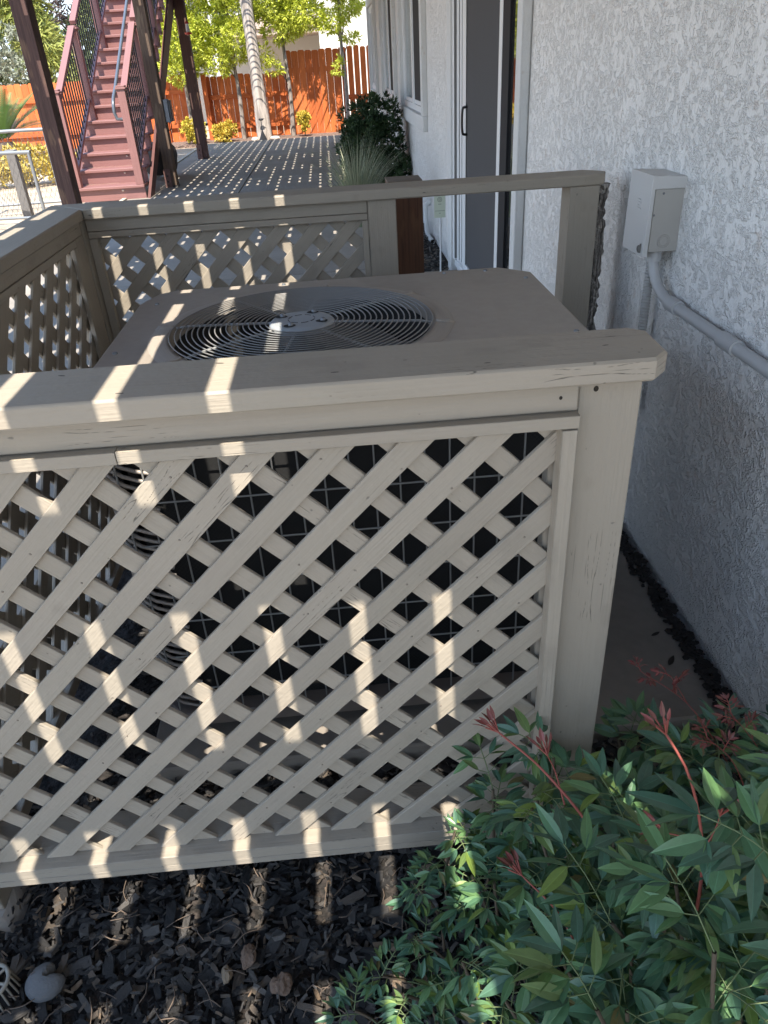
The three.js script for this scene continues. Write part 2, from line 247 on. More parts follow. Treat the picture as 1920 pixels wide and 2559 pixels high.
// ---------------------------------------------------------------- raised deck overhead (its slats and joists throw the light stripes)
const HD = 2.75, ST = 0.0202, X0G = -1.0855 - 2.15 * ST, PI = 0.1353, GAP = 0.0275;
{
  const t = thing('raised_deck', 'raised wooden deck overhead on dark brown posts shading the patio', 'deck');
  const cols = [];
  const zB = -14.7, zF = 2.2;
  for (let k = -11; k <= 11; k++) { // gap k lies at X0G + k*PI; the board to its right
    const xa = X0G + k * PI + GAP / 2, xb = X0G + (k + 1) * PI - GAP / 2;
    if (xb < -2.66 || xa > 0.5) continue;
    cols.push(box(Math.max(xa, -2.65), Math.min(xb, 0.52), HD, HD + 0.03, zB, zF, 'z'));
    const gx0 = X0G + k * PI - GAP / 2, gx1 = X0G + k * PI + GAP / 2, fill = (z0, z1) => { if (gx1 < 0.52) cols.push(box(gx0 - 0.012, gx1 + 0.012, HD + 0.0305, HD + 0.045, z0, z1, 'z')); };  // fill lays an added strip above a gap to stop its sun stripe
    if (k >= 7) { // strips added over these gaps block sun beside the house; two openings pass it
      if (k === 8) { fill(zB, 1.46); fill(1.60, 1.78); fill(1.98, zF); } else fill(zB, zF);
    } else if (k >= 5) fill(-1.06, 1.11);
    for (const z of [-12.4, -10.9, -9.3, -7.9, -6.6, -3.9]) if ((((k * 7 + Math.round(z)) % 4) + 4) % 4 !== 0) fill(z, z + 0.45 + 0.22 * ((k * 13 + 40) % 4));
  }
  part('deck_surface', merge(cols), deckPostMat, t);
  const ws = [1.0, 0.70, 0.395, 0.09, -0.235, -0.52, -0.825, -1.125, -1.425, -1.70, -1.97, -2.245]; for (let k = 1; k < 48; k++) ws.push(-2.245 - 0.293 * k);
  const js = ws.map(w => { const z = HD / 1.74 + w; return box(-2.62, 0.52, HD - 0.13, HD - 0.001, z, z + (w < -4 ? 0.085 : 0.038), 'x'); }).filter((g, i) => HD / 1.74 + ws[i] < 2.15 && HD / 1.74 + ws[i] > -14.7);
  part('joist_frame', merge(js), deckPostMat, t);
  part('edge_beam', box(-2.648, -2.622, HD - 0.16, HD - 0.001, -14.7, 2.2, 'z'), deckPostMat, t);
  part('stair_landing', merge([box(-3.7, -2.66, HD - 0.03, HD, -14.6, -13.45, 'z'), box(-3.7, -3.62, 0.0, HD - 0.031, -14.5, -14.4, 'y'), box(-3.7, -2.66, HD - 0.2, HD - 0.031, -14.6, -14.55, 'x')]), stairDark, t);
}
function deckPost(x, z, w, d, mat, label, bracket) {
  const t = thing('deck_post', label, 'post', [x, 0.12, z], 0, 'posts carrying the deck');
  part('shaft', board(-w / 2, w / 2, 0.02, 2.628, -d / 2, d / 2, 'y', 0.004), mat, t);
  if (bracket) for (const dz of [1]) { const b = part('base_bracket', board(-w / 2 - 0.012, -w / 2 + 0.075, 0, 0.22, d / 2 + 0.001, d / 2 + 0.012, 'y', 0.002), std({ color: C(0.17, 0.095, 0.085), roughness: 0.5, metalness: 0.3 }), t); for (const y of [0.07, 0.14]) { const g = new THREE.SphereGeometry(0.012, 8, 6); g.scale(1, 1, 0.5); g.translate(-w / 2 + 0.03, y, d / 2 + 0.014); part('bolt', g, blackMetal, b); } }
  part('foot_plate', board(-w / 2 - 0.01, w / 2 + 0.01, 0.0, 0.019, -d / 2 - 0.005, d / 2 - 0.002, 'x', 0.002), blackMetal, t);
}
deckPost(-2.5, -5.67, 0.118, 0.15, deckPostMat, 'dark brown deck post with scuffed paint, nearest and left, before the stairs', false);
deckPost(-2.49, -9.9, 0.135, 0.15, greyPostMat, 'weathered brown deck post beside the stair foot with electrical box on it', true);
deckPost(-2.53, -13.25, 0.16, 0.16, deckPostMat, 'dark brown deck post farthest back, standing in front of the yellow-green trees', true);

// ---------------------------------------------------------------- lattice enclosure
function clipBand(rect, lo, hi, s) { // rect [x0,y0,x1,y1] cut to lo <= y - s*x <= hi
  let P = [[rect[0], rect[1]], [rect[2], rect[1]], [rect[2], rect[3]], [rect[0], rect[3]]];
  const cut = (P, f) => { const o = []; for (let i = 0; i < P.length; i++) { const a = P[i], b = P[(i + 1) % P.length], fa = f(a), fb = f(b); if (fa >= 0) o.push(a); if (fa * fb < 0) { const t = fa / (fa - fb); o.push([a[0] + (b[0] - a[0]) * t, a[1] + (b[1] - a[1]) * t]); } } return o; };
  P = cut(P, p => p[1] - s * p[0] - lo); if (P.length) P = cut(P, p => hi - (p[1] - s * p[0])); return P;
}
const slatRng = rng(21);
function slats(parent, rect, a0, pa, wa, s, zFront) {
  const vals = [[rect[0], rect[1]], [rect[2], rect[1]], [rect[0], rect[3]], [rect[2], rect[3]]].map(p => p[1] - s * p[0]), lo = Math.min(...vals), hi = Math.max(...vals);
  for (let k = Math.floor((lo - a0) / pa) - 1; k <= Math.ceil((hi - a0) / pa); k++) {
    const j = (slatRng() - 0.5) * 0.003, w = wa * (0.97 + 0.06 * slatRng()), P = clipBand(rect, a0 + k * pa + j, a0 + k * pa + j + w, s);
    if (P.length < 3) continue;
    let ar = 0; for (let i = 0; i < P.length; i++) { const q = P[(i + 1) % P.length]; ar += P[i][0] * q[1] - q[0] * P[i][1]; } if (Math.abs(ar) < 0.0006) continue;
    const g = new THREE.ExtrudeGeometry(new THREE.Shape(P.map(p => new THREE.Vector2(...p))), { depth: 0.0056, bevelEnabled: true, bevelThickness: 0.0012, bevelSize: 0.0012, bevelOffset: -0.0012, bevelSegments: 1 });
    g.translate(0, 0, zFront - 0.0068 - slatRng() * 0.0004); grain(g, new THREE.Vector3(1, s, 0));
    part('lattice_slat', g, paintMats[Math.floor(slatRng() * 3)], parent);
  }
}
function nails(parent, list, zf) { part('nail', merge(list.map(([x, y]) => { const g = new THREE.SphereGeometry(0.0019, 6, 4); g.scale(1, 1, 0.35); g.translate(x, y, zf); return g; })), std({ color: C(0.22, 0.185, 0.145), roughness: 0.6 }), parent).userData.kind = 'stuff'; }
{ // front panel
  const t = thing('lattice_fence', 'taupe painted lattice fence panel nearest the viewer with sun stripes across it', 'fence', [0, 0, 0], 0, 'lattice panels round the air conditioner');
  part('cap_rail', slab([[-1.264, 0.055], [-0.010, 0.055], [0.013, 0.030], [0.017, -0.050], [-0.004, -0.070], [-1.139, -0.070]], 1.058, 1.089, 'x', 0.0035), paintMats[2], t);
  part('post', board(-0.0885, 0, -0.16, 1.0575, -0.0885, 0.0, 'y', 0.003), paint, t);
  part('post', board(-1.262, -1.172, 0.0, 1.0575, -0.0885, 0.0, 'y', 0.003), paintMats[1], t);
  part('top_rail', board(-1.171, -0.0905, 1.0062, 1.0572, -0.03, 0.012, 'x'), paint, t);
  part('batten', board(-1.171, -0.7046, 0.9865, 1.0052, -0.003, 0.0262, 'x', 0.0010), paintMats[0], t);
  part('batten', board(-0.7040, -0.0905, 0.9865, 1.0052, -0.003, 0.026, 'x', 0.0010), paint, t);
  part('batten', board(-0.1135, -0.0915, 0.157, 0.9845, -0.003, 0.0265, 'y', 0.0015), paintMats[2], t);
  part('batten', board(-1.17, -1.148, 0.157, 0.9845, -0.003, 0.0265, 'y', 0.0015), paint, t);
  part('batten', board(-1.171, -0.0905, 0.975, 1.0055, -0.042, -0.0145, 'x', 0.0015), paint, t);
  part('batten', board(-0.118, -0.0905, 0.157, 0.974, -0.042, -0.0145, 'y', 0.0015), paint, t);
  part('bottom_rail', board(-1.171, -0.0905, 0.1298, 0.1555, -0.09, 0.027, 'x', 0.002), paintMats[1], t);
  part('bottom_rail', board(-1.171, -0.0905, 0.1105, 0.1285, -0.06, 0.0262, 'x', 0.002), paintMats[1], t);
  const rect = [-1.172, 0.156, -0.0925, 1.004];
  slats(t, rect, 1.0904 - 0.0492, 0.1087, 0.0485, 1, 0.004);
  slats(t, rect, 0.278, 0.1107, 0.0445, -1, -0.0045);
  const r = rng(3), N = [];
  for (let i = -6; i < 12; i++) for (let j = -8; j < 12; j++) { const c = 1.0904 - 0.025 - i * 0.1087, d = 0.332 - 0.025 + j * 0.1107, y = (c + d) / 2, x = (d - c) / 2; if (x > -1.15 && x < -0.13 && y > 0.19 && y < 0.97 && r() < 0.5) N.push([x + (r() - 0.5) * 0.02, y + (r() - 0.5) * 0.02]); }
  nails(t, N, 0.0042);
  { const sh = new THREE.Shape([[-0.178, 1.0545], [-0.150, 1.049], [-0.120, 1.0455], [-0.0915, 1.0445], [-0.0915, 1.0555], [-0.13, 1.0562]].map(p => new THREE.Vector2(...p))); const g = new THREE.ExtrudeGeometry(sh, { depth: 0.0007, bevelEnabled: false }); g.translate(0, 0, 0.0121); part('bare_wood_patch', grain(g, 'x'), std({ color: C(0.85, 0.8, 0.75), map: weatherCol([0.24, 0.2, 0.165], [0.12, 0.1, 0.085], [0.3, 0.26, 0.21]), bumpMap: woodBump, bumpScale: 0.003, roughness: 0.9 }), t); }
  const holeMat = std({ color: C(0.03, 0.024, 0.018), roughness: 1 });
  for (const [x, y, z, s] of [[-0.064, 1.031, 0.0005, 0.0036], [-0.115, 1.027, 0.0125, 0.0024]]) { const g = new THREE.CircleGeometry(s, 9); g.scale(1, 1.2, 1); g.translate(x, y, z); part('screw_hole', g, holeMat, t); }
  const kr = rng(8), chipMat = std({ color: C(0.10, 0.085, 0.07), roughness: 1 }); for (let i = 0; i < 9; i++) { const g = new THREE.CircleGeometry(0.0018 + kr() * 0.003, 7); g.scale(1.7, 0.5, 1); g.rotateX(-Math.PI / 2); g.rotateY((kr() - 0.5) * 0.6); g.translate(-1.0 + i * 0.115 + (kr() - 0.5) * 0.06, 1.0893, -0.05 + kr() * 0.09); part('paint_chip', g, chipMat, t); }
}
{ // left panel, its inner side seen (local x runs away from the viewer)
  const t = thing('lattice_fence', 'taupe lattice fence panel on the left running away from the viewer', 'fence', [-1.15, 0, 0], Math.PI / 2, 'lattice panels round the air conditioner');
  part('cap_rail', slab([[-0.053, -0.114], [1.607, -0.114], [1.482, 0.011], [0.072, 0.011]], 1.058, 1.089, 'x', 0.0035), paintMats[1], t);
  part('top_rail', board(0.09, 1.475, 1.0205, 1.0572, -0.045, -0.002, 'x'), paint, t);
  part('batten', board(0.09, 1.395, 1.0, 1.0195, -0.012, 0.0, 'x', 0.0015), paintMats[2], t);
  part('batten', board(1.365, 1.395, 0.12, 0.999, -0.012, 0.0, 'y', 0.0015), paint, t);
  part('batten', board(1.3965, 1.4805, 0.085, 1.0195, -0.03, -0.003, 'y', 0.003), paintMats[1], t);
  part('bottom_rail', board(0.09, 1.396, 0.085, 0.119, -0.09, 0.0, 'x', 0.003), paintMats[1], t);
  const rect = [0.092, 0.12, 1.394, 1.018];
  slats(t, rect, -0.222, 0.112, 0.0555, 1, -0.013);
  slats(t, rect, 2.246, 0.112, 0.0555, -1, -0.0215);
}
{ // back panel
  const t = thing('lattice_fence', 'taupe lattice fence panel behind the air conditioner with cap rail reaching the wall', 'fence', [0, 0, -1.482], 0, 'lattice panels round the air conditioner');
  part('cap_rail', slab([[-1.135, 0], [0.373, 0], [0.436, -0.008], [0.457, -0.062], [0.436, -0.095], [0.40, -0.124], [-1.26, -0.124]], 1.058, 1.089, 'x', 0.0035), paintMats[1], t);
  part('top_rail', board(-1.147, -0.2915, 1.0195, 1.0572, -0.065, -0.032, 'x'), paint, t);
  part('batten', board(-1.147, -0.2915, 0.9995, 1.0185, -0.056, -0.033, 'x', 0.0015), paintMats[1], t);
  part('batten', board(-0.309, -0.2915, 0.1, 0.9985, -0.05, -0.029, 'y', 0.0015), paintMats[2], t);
  part('batten', board(-1.147, -1.122, 0.1, 0.9985, -0.05, -0.029, 'y', 0.0015), paint, t);
  part('post', board(-1.236, -1.1485, -0.16, 1.0575, -0.0955, -0.001, 'y', 0.003), paintMats[1], t);
  part('post', board(-0.290, -0.203, -0.16, 1.0575, -0.105, -0.018, 'y', 0.003), paintMats[1], t);
  part('post', board(0.331, 0.424, -0.16, 1.0575, -0.095, -0.002, 'y', 0.003), paintMats[1], t);
  part('bottom_rail', board(-1.147, -0.2915, 0.06, 0.099, -0.09, 0.0, 'x', 0.003), paint, t);
  const rect = [-1.146, 0.1, -0.293, 1.018];
  slats(t, rect, 1.968, 0.112, 0.054, 1, -0.058);
  slats(t, rect, -0.096, 0.112, 0.051, -1, -0.0665);
}
{ // rough dark filler where the wall post meets the stucco
  const g = new THREE.BoxGeometry(0.042, 1.1, 0.035, 8, 140, 4), p = g.attributes.position;
  for (let i = 0; i < p.count; i++) { const x = p.getX(i), y = p.getY(i), z = p.getZ(i), n = fbm(x * 3 + 0.5, y * 1 + 0.5, 60, 60, 3, 7), n2 = fbm(z * 3 + 0.3, y + 0.4, 70, 70, 3, 17); p.setXYZ(i, x + n * 0.012, y, z + n2 * 0.016); }
  g.computeVertexNormals(); g.translate(0.453, 0.5, -1.572);
  tag(part('sealant_strip', grain(g, 'y'), std({ map: tex(128, 512, (u, v) => { const n = fbm(u, v, 14, 60, 3, 231); return lerp3([0.13, 0.115, 0.1], [0.55, 0.5, 0.45], sst(-0.35, 0.25, n)); }, { color: true, rep: [1.2, 6] }), bumpMap: fineB, bumpScale: 0.012, roughness: 1 }), scene), 'rough dark strip of old filler between the wall post and white stucco', 'sealant');
}
{ // concrete pier under the left front corner
  const t = thing('pier_block', 'tapered concrete pier block under the left corner of the front lattice', 'pier block', [-1.225, -0.1, -0.04]);
  const g = new THREE.CylinderGeometry(0.075, 0.13, 0.099, 4, 1); g.rotateY(Math.PI / 4); g.translate(0, 0.05, 0); part('block', grain(g.toNonIndexed(), 'x'), concrete, t);
}

// ---------------------------------------------------------------- air conditioner
{
  const t = thing('air_conditioner', 'tan outdoor air conditioner with round fan grille on top inside the lattice', 'air conditioner', [0, 0, 0]);
  const YT = 0.9, xl = -0.93, xr = 0.135, zb = -1.222, zf = -0.425, fx = -0.490, fz = -0.802, R = 0.308;
  const acCol = tex(512, 512, (u, v) => { const k = 0.95 + 0.08 * fbm(u, v, 4, 4, 4, 241) + 0.05 * fbm(u, v, 60, 60, 2, 243) - 0.10 * sst(0.25, 0.6, fbm(u, v, 7, 3, 3, 247)); return [k, k * 0.99, k * 0.98]; }, { color: true, rep: [1, 1] });
  const tan = std({ color: C(0.35, 0.305, 0.255), map: acCol, roughness: 0.55, bumpMap: concBump, bumpScale: 0.0006 });
  const tanLight = std({ color: C(0.27, 0.235, 0.205), roughness: 0.5 });
  const black = std({ color: C(0.012, 0.012, 0.012), roughness: 0.7 }), louvreMat = std({ color: C(0.36, 0.32, 0.28), roughness: 0.5 });
  const oct = (m, cx = 0.075, cz = 0.075) => [[xl + m + cx, zf - m], [xr - m - cx, zf - m], [xr - m, zf - m - cz], [xr - m, zb + m + cz], [xr - m - cx, zb + m], [xl + m + cx * 1.1, zb + m], [xl + m + cx * 0.45, zb + m + cz * 0.4], [xl + m, zb + m + cz * 1.6], [xl + m, zf - m - cz]];
  const shp = new THREE.Shape(oct(0).map(p => new THREE.Vector2(p[0], -p[1]))); const hole = new THREE.Path(); hole.absarc(fx, -fz, R, 0, Math.PI * 2, true); shp.holes.push(hole);
  const tg = new THREE.ExtrudeGeometry(shp, { depth: 0.034, bevelEnabled: true, bevelThickness: 0.006, bevelSize: 0.006, bevelOffset: -0.006, bevelSegments: 2, curveSegments: 64 }); tg.rotateX(-Math.PI / 2); tg.translate(0, YT - 0.040, 0);
  const top = part('top_panel', grain(tg, 'x'), tan, t);
  const lip = new THREE.LatheGeometry([[R - 0.010, -0.02], [R - 0.004, 0.004], [R + 0.006, 0.0055], [R + 0.03, 0.0045], [R + 0.045, 0.0005]].map(p => new THREE.Vector2(...p)), 72); lip.translate(fx, YT, fz); part('fan_rim', lip, tan, top);
  const sh = new THREE.CylinderGeometry(R - 0.006, R - 0.006, 0.2, 48, 1, true); sh.translate(fx, YT - 0.115, fz); part('fan_shroud', sh, std({ color: C(0.03, 0.028, 0.026), roughness: 0.7, side: THREE.DoubleSide }), t);
  // grille
  const spokeMat = std({ color: C(0.36, 0.36, 0.35), roughness: 0.45, metalness: 0.3 }), gw = std({ color: C(0.27, 0.26, 0.245), roughness: 0.42, metalness: 0.35 }), rg = [], gy = r => YT + 0.009 + 0.004 * Math.cos(Math.min(1, r / R) * Math.PI / 2);
  for (let i = 0; i < 18; i++) { const r = 0.084 + i * (R - 0.088) / 17; const g = new THREE.TorusGeometry(r, 0.0017, 5, 72); g.rotateX(Math.PI / 2); g.translate(fx, gy(r), fz); rg.push(g); }
  const grille = part('fan_grille', merge(rg), gw, t);
  for (let k = 0; k < 8; k++) {
    const a = k * Math.PI / 4 + 0.16, c = Math.cos(a), s = Math.sin(a), P = []; for (let i = 0; i <= 6; i++) { const r = 0.06 + (R + 0.012 - 0.06) * i / 6; P.push([fx + c * r, gy(r) - 0.004 - (i === 6 ? 0.006 : 0), fz + s * r]); }
    part('spoke', tube(P, 0.0032, 12, 5), spokeMat, grille);
    const cl = new THREE.CylinderGeometry(0.012, 0.02, 0.009, 8); cl.scale(1.5, 1, 0.8); cl.rotateY(-a); cl.translate(fx + c * (R + 0.02), YT + 0.0045, fz + s * (R + 0.02)); part('clip', cl, tan, grille);
  }
  const hub = new THREE.LatheGeometry([[0, 0.004], [0.055, 0.004], [0.07, 0.002], [0.077, -0.004], [0.078, -0.012]].map(p => new THREE.Vector2(...p)), 48); hub.translate(fx, YT + 0.013, fz);
  const hb = part('hub_plate', hub, std({ color: C(0.33, 0.35, 0.36), roughness: 0.5, metalness: 0.15 }), grille);
  for (let k = 0; k < 4; k++) { const a = k * Math.PI / 2 + 0.5; const b = []; const rec = new THREE.CircleGeometry(0.011, 16); rec.rotateX(-Math.PI / 2); rec.scale(1.3, 1, 1); rec.translate(fx + 0.054 * Math.cos(a), YT + 0.0175, fz + 0.054 * Math.sin(a)); part('recess', rec, black, hb); const bo = new THREE.SphereGeometry(0.0065, 10, 8); bo.translate(fx + 0.054 * Math.cos(a) + 0.003, YT + 0.019, fz + 0.054 * Math.sin(a)); part('bolt', bo, galv, hb); }
  const dsh = []; for (let k = 0; k < 8; k++) { const g = new THREE.TorusGeometry(0.031, 0.0009, 4, 8, 0.55); g.rotateX(-Math.PI / 2); g.rotateY(k * Math.PI / 4); g.translate(fx, YT + 0.0173, fz); dsh.push(g); } part('embossed_ring', merge(dsh), black, hb);
  for (const [x, z] of [[xl + 0.05, zb + 0.14], [-0.1, zb + 0.03], [-0.55, zb + 0.03], [xr - 0.12, zb + 0.035], [xr - 0.03, zb + 0.14], [xr - 0.03, -0.62], [xl + 0.03, -0.7]]) { const g = new THREE.CylinderGeometry(0.005, 0.006, 0.004, 10); g.translate(x, YT + 0.0018, z); part('screw', g, galv, top); }
  // fan below the grille
  const bl = std({ color: C(0.15, 0.15, 0.15), roughness: 0.45, metalness: 0.4, side: THREE.DoubleSide });
  for (let k = 0; k < 3; k++) { const g = new THREE.RingGeometry(0.06, 0.285, 12, 4, 0, 1.35); const p = g.attributes.position; for (let i = 0; i < p.count; i++) { const a = Math.atan2(p.getY(i), p.getX(i)); p.setZ(i, 0.06 * (a - 0.6)); } g.rotateX(-Math.PI / 2); g.rotateY(k * Math.PI * 2 / 3 + 0.45); g.computeVertexNormals(); g.translate(fx, YT - 0.075, fz); part('fan_blade', g, bl, t); }
  const mo = new THREE.CylinderGeometry(0.065, 0.065, 0.16, 24); mo.translate(fx, YT - 0.14, fz); part('fan_motor', mo, black, t);
  // body: corner posts, coil with fine hail mesh, base pan
  const meshTex = tex(256, 256, (u, v) => { const s = 16; let best = 9; for (const [ox, oy] of [[0, 0], [0.5, 0.5]]) { const x = ((u * s + ox) % 1) - 0.5, y = ((v * s + oy) % 1) - 0.5; best = Math.min(best, Math.abs(Math.abs(x) + Math.abs(y) - 0.25)); } const k = best < 0.06 ? 0.045 : (((v * 128) % 1) < 0.5 ? 0.003 : 0.009); return [k, k, k * 1.04]; }, { color: true, rep: [6, 6] });
  const coilMat = std({ map: meshTex, roughness: 0.8 });
  part('coil', merge([box(xl + 0.07, xr - 0.05, 0.075, YT - 0.041, zf - 0.05, zf - 0.035, 'x'), box(xl + 0.035, xl + 0.05, 0.075, YT - 0.041, zb + 0.06, zf - 0.06, 'z'), box(xr - 0.05, xr - 0.035, 0.075, YT - 0.041, zb + 0.06, zf - 0.06, 'z'), box(xl + 0.07, xr - 0.05, 0.075, YT - 0.041, zb + 0.04, zb + 0.05, 'x')]), coilMat, t);
  part('corner_post', rod([xl + 0.016, 0.07, zf - 0.066], [xl + 0.016, YT - 0.0405, zf - 0.066], 0.006, 8), tan, t);
  for (const [x, z] of [[xr - 0.04, zf - 0.037], [xl + 0.04, zb + 0.05], [xr - 0.04, zb + 0.05]]) part('corner_post', board(x - 0.033, x + 0.033, 0.07, YT - 0.0405, z - 0.033, z + 0.033, 'y', 0.016), tanLight, t);
  const wireMat = std({ color: C(0.3, 0.3, 0.29), roughness: 0.5, metalness: 0.3 });
  for (let i = 0; i < 19; i++) { const x = -0.303 + 0.0518 * (i - 11); part('guard_wire', rod([x, 0.08, zf - 0.004], [x, YT - 0.042, zf - 0.004], 0.0021, 6), wireMat, t); }
  for (let i = 0; i < 8; i++) { const y = 0.775 - 0.1045 * (i - 1); if (y < YT - 0.05 && y > 0.08) part('guard_wire', rod([xl + 0.07, y, zf], [xr - 0.07, y, zf], 0.0021, 6), wireMat, t); }
  for (let i = 0; i < 36; i++) { // curved louvres wrapping the left front corner
    const y = 0.105 + i * 0.0212, z0 = zf - 0.012, P = [[xl + 0.125, y - 0.028, z0 + 0.002], [xl + 0.09, y - 0.02, z0], [xl + 0.058, y - 0.006, z0 - 0.002], [xl + 0.03, y + 0.006, z0 - 0.022], [xl + 0.012, y + 0.012, z0 - 0.07], [xl + 0.008, y + 0.012, z0 - 0.3], [xl + 0.008, y + 0.012, zb + 0.09]];
    part('louvre', tube(P, 0.0046, 26, 5), louvreMat, t);
  }
  part('base_pan', slab(oct(-0.01), 0.03, 0.072, 'x', 0.006), std({ color: C(0.17, 0.14, 0.12), roughness: 0.6 }), t);
  part('foot', merge([[-0.8, -0.5], [0.02, -0.5], [-0.8, -1.15], [0.02, -1.15]].map(([x, z]) => box(x - 0.04, x + 0.04, 0.001, 0.0295, z - 0.04, z + 0.04, 'x'))), black, t);
}

// ---------------------------------------------------------------- disconnect box and conduits on the wall
{
  const t = thing('disconnect_box', 'small light grey electrical box with lift-up cover mounted on the stucco', 'electrical box', [0.525, 0, 0]);
  const m = std({ color: C(0.40, 0.38, 0.345), roughness: 0.5 }), m2 = std({ color: C(0.55, 0.54, 0.52), roughness: 0.45 });
  part('body', board(-0.078, 0.004, 0.934, 1.094, -1.262, -1.118, 'y', 0.003), m, t);
  const hood = new THREE.Shape([[0.006, 1.122], [-0.09, 1.128], [-0.094, 0.924], [-0.080, 0.922], [-0.080, 1.094], [0.006, 1.094]].map(p => new THREE.Vector2(...p)));
  const g = new THREE.ExtrudeGeometry(hood, { depth: 0.152, bevelEnabled: true, bevelThickness: 0.0015, bevelSize: 0.0015, bevelOffset: -0.0015, bevelSegments: 1 }); g.translate(0, 0, -1.267);
  const c = part('cover', grain(g, 'y'), m2, t);
  const ring = new THREE.TorusGeometry(0.0075, 0.0028, 6, 20); ring.rotateY(Math.PI / 2); ring.translate(-0.097, 0.942, -1.138); part('padlock_hasp', merge([ring, box(-0.098, -0.0945, 0.933, 0.957, -1.1315, -1.128, 'y')]), std({ color: C(0.2, 0.195, 0.18), roughness: 0.5, metalness: 0.4 }), c);
  part('embossed_text', merge([1.062, 1.055, 1.047, 1.04].map((y, i) => board(-0.0936, -0.0916, y - 0.0012, y + 0.0012, -1.195, -1.175 + 0.004 * (i % 2), 'z', 0.0003))), m2, c);
  const k1 = new THREE.TorusGeometry(0.0165, 0.0011, 5, 28); k1.translate(-0.038, 0.962, -1.1176); const k2 = new THREE.TorusGeometry(0.0115, 0.0009, 5, 28); k2.translate(-0.038, 0.962, -1.1176); part('knockout', merge([k1, k2]), m, t);
  part('screw', merge([[-0.055, 1.083], [-0.074, 1.03]].map(([x, y]) => { const s = new THREE.SphereGeometry(0.003, 8, 6); s.translate(x, y, -1.1176); return s; })), galv, t);
}
{
  const t = thing('rigid_conduit', 'smooth grey pipe curving out of the box and running along the wall', 'conduit', [0, 0, 0]);
  const m = std({ color: C(0.47, 0.465, 0.455), roughness: 0.45 }), x = 0.496, P = [[x - 0.012, 0.93, -1.16], [x - 0.012, 0.905, -1.159], [x - 0.01, 0.875, -1.152], [x - 0.004, 0.842, -1.13], [x, 0.822, -1.09], [x, 0.8155, -1.03], [x, 0.8155, -0.95], [x, 0.8165, -0.6], [x, 0.818, 0.0], [x, 0.82, 2.0]];
  part('pipe', tube(P, 0.0148, 120, 16), m, t);
  part('coupling', rod([x, 0.8155, -1.045], [x, 0.8156, -0.985], 0.0195, 20), m, t); part('coupling', rod([x, 0.816, -0.735], [x, 0.8162, -0.66], 0.0195, 20), m, t);
  part('box_adapter', rod([x - 0.012, 0.902, -1.159], [x - 0.012, 0.9335, -1.16], 0.0205, 20), m, t);
}
{
  const t = thing('flexible_conduit', 'ribbed flexible grey conduit hanging straight down from the electrical box', 'conduit', [0, 0, 0]);
  const m = std({ color: C(0.42, 0.41, 0.39), roughness: 0.5 }), pts = []; for (let i = 0; i <= 330; i++) { const y = 0.934 - i * 0.0015, r = 0.0105 + 0.0032 * Math.abs(Math.sin(i * Math.PI / 6)); pts.push(new THREE.Vector2(r, y)); }
  const g = new THREE.LatheGeometry(pts, 14); g.translate(0.498, 0, -1.208); part('sleeve', g, m, t);
}

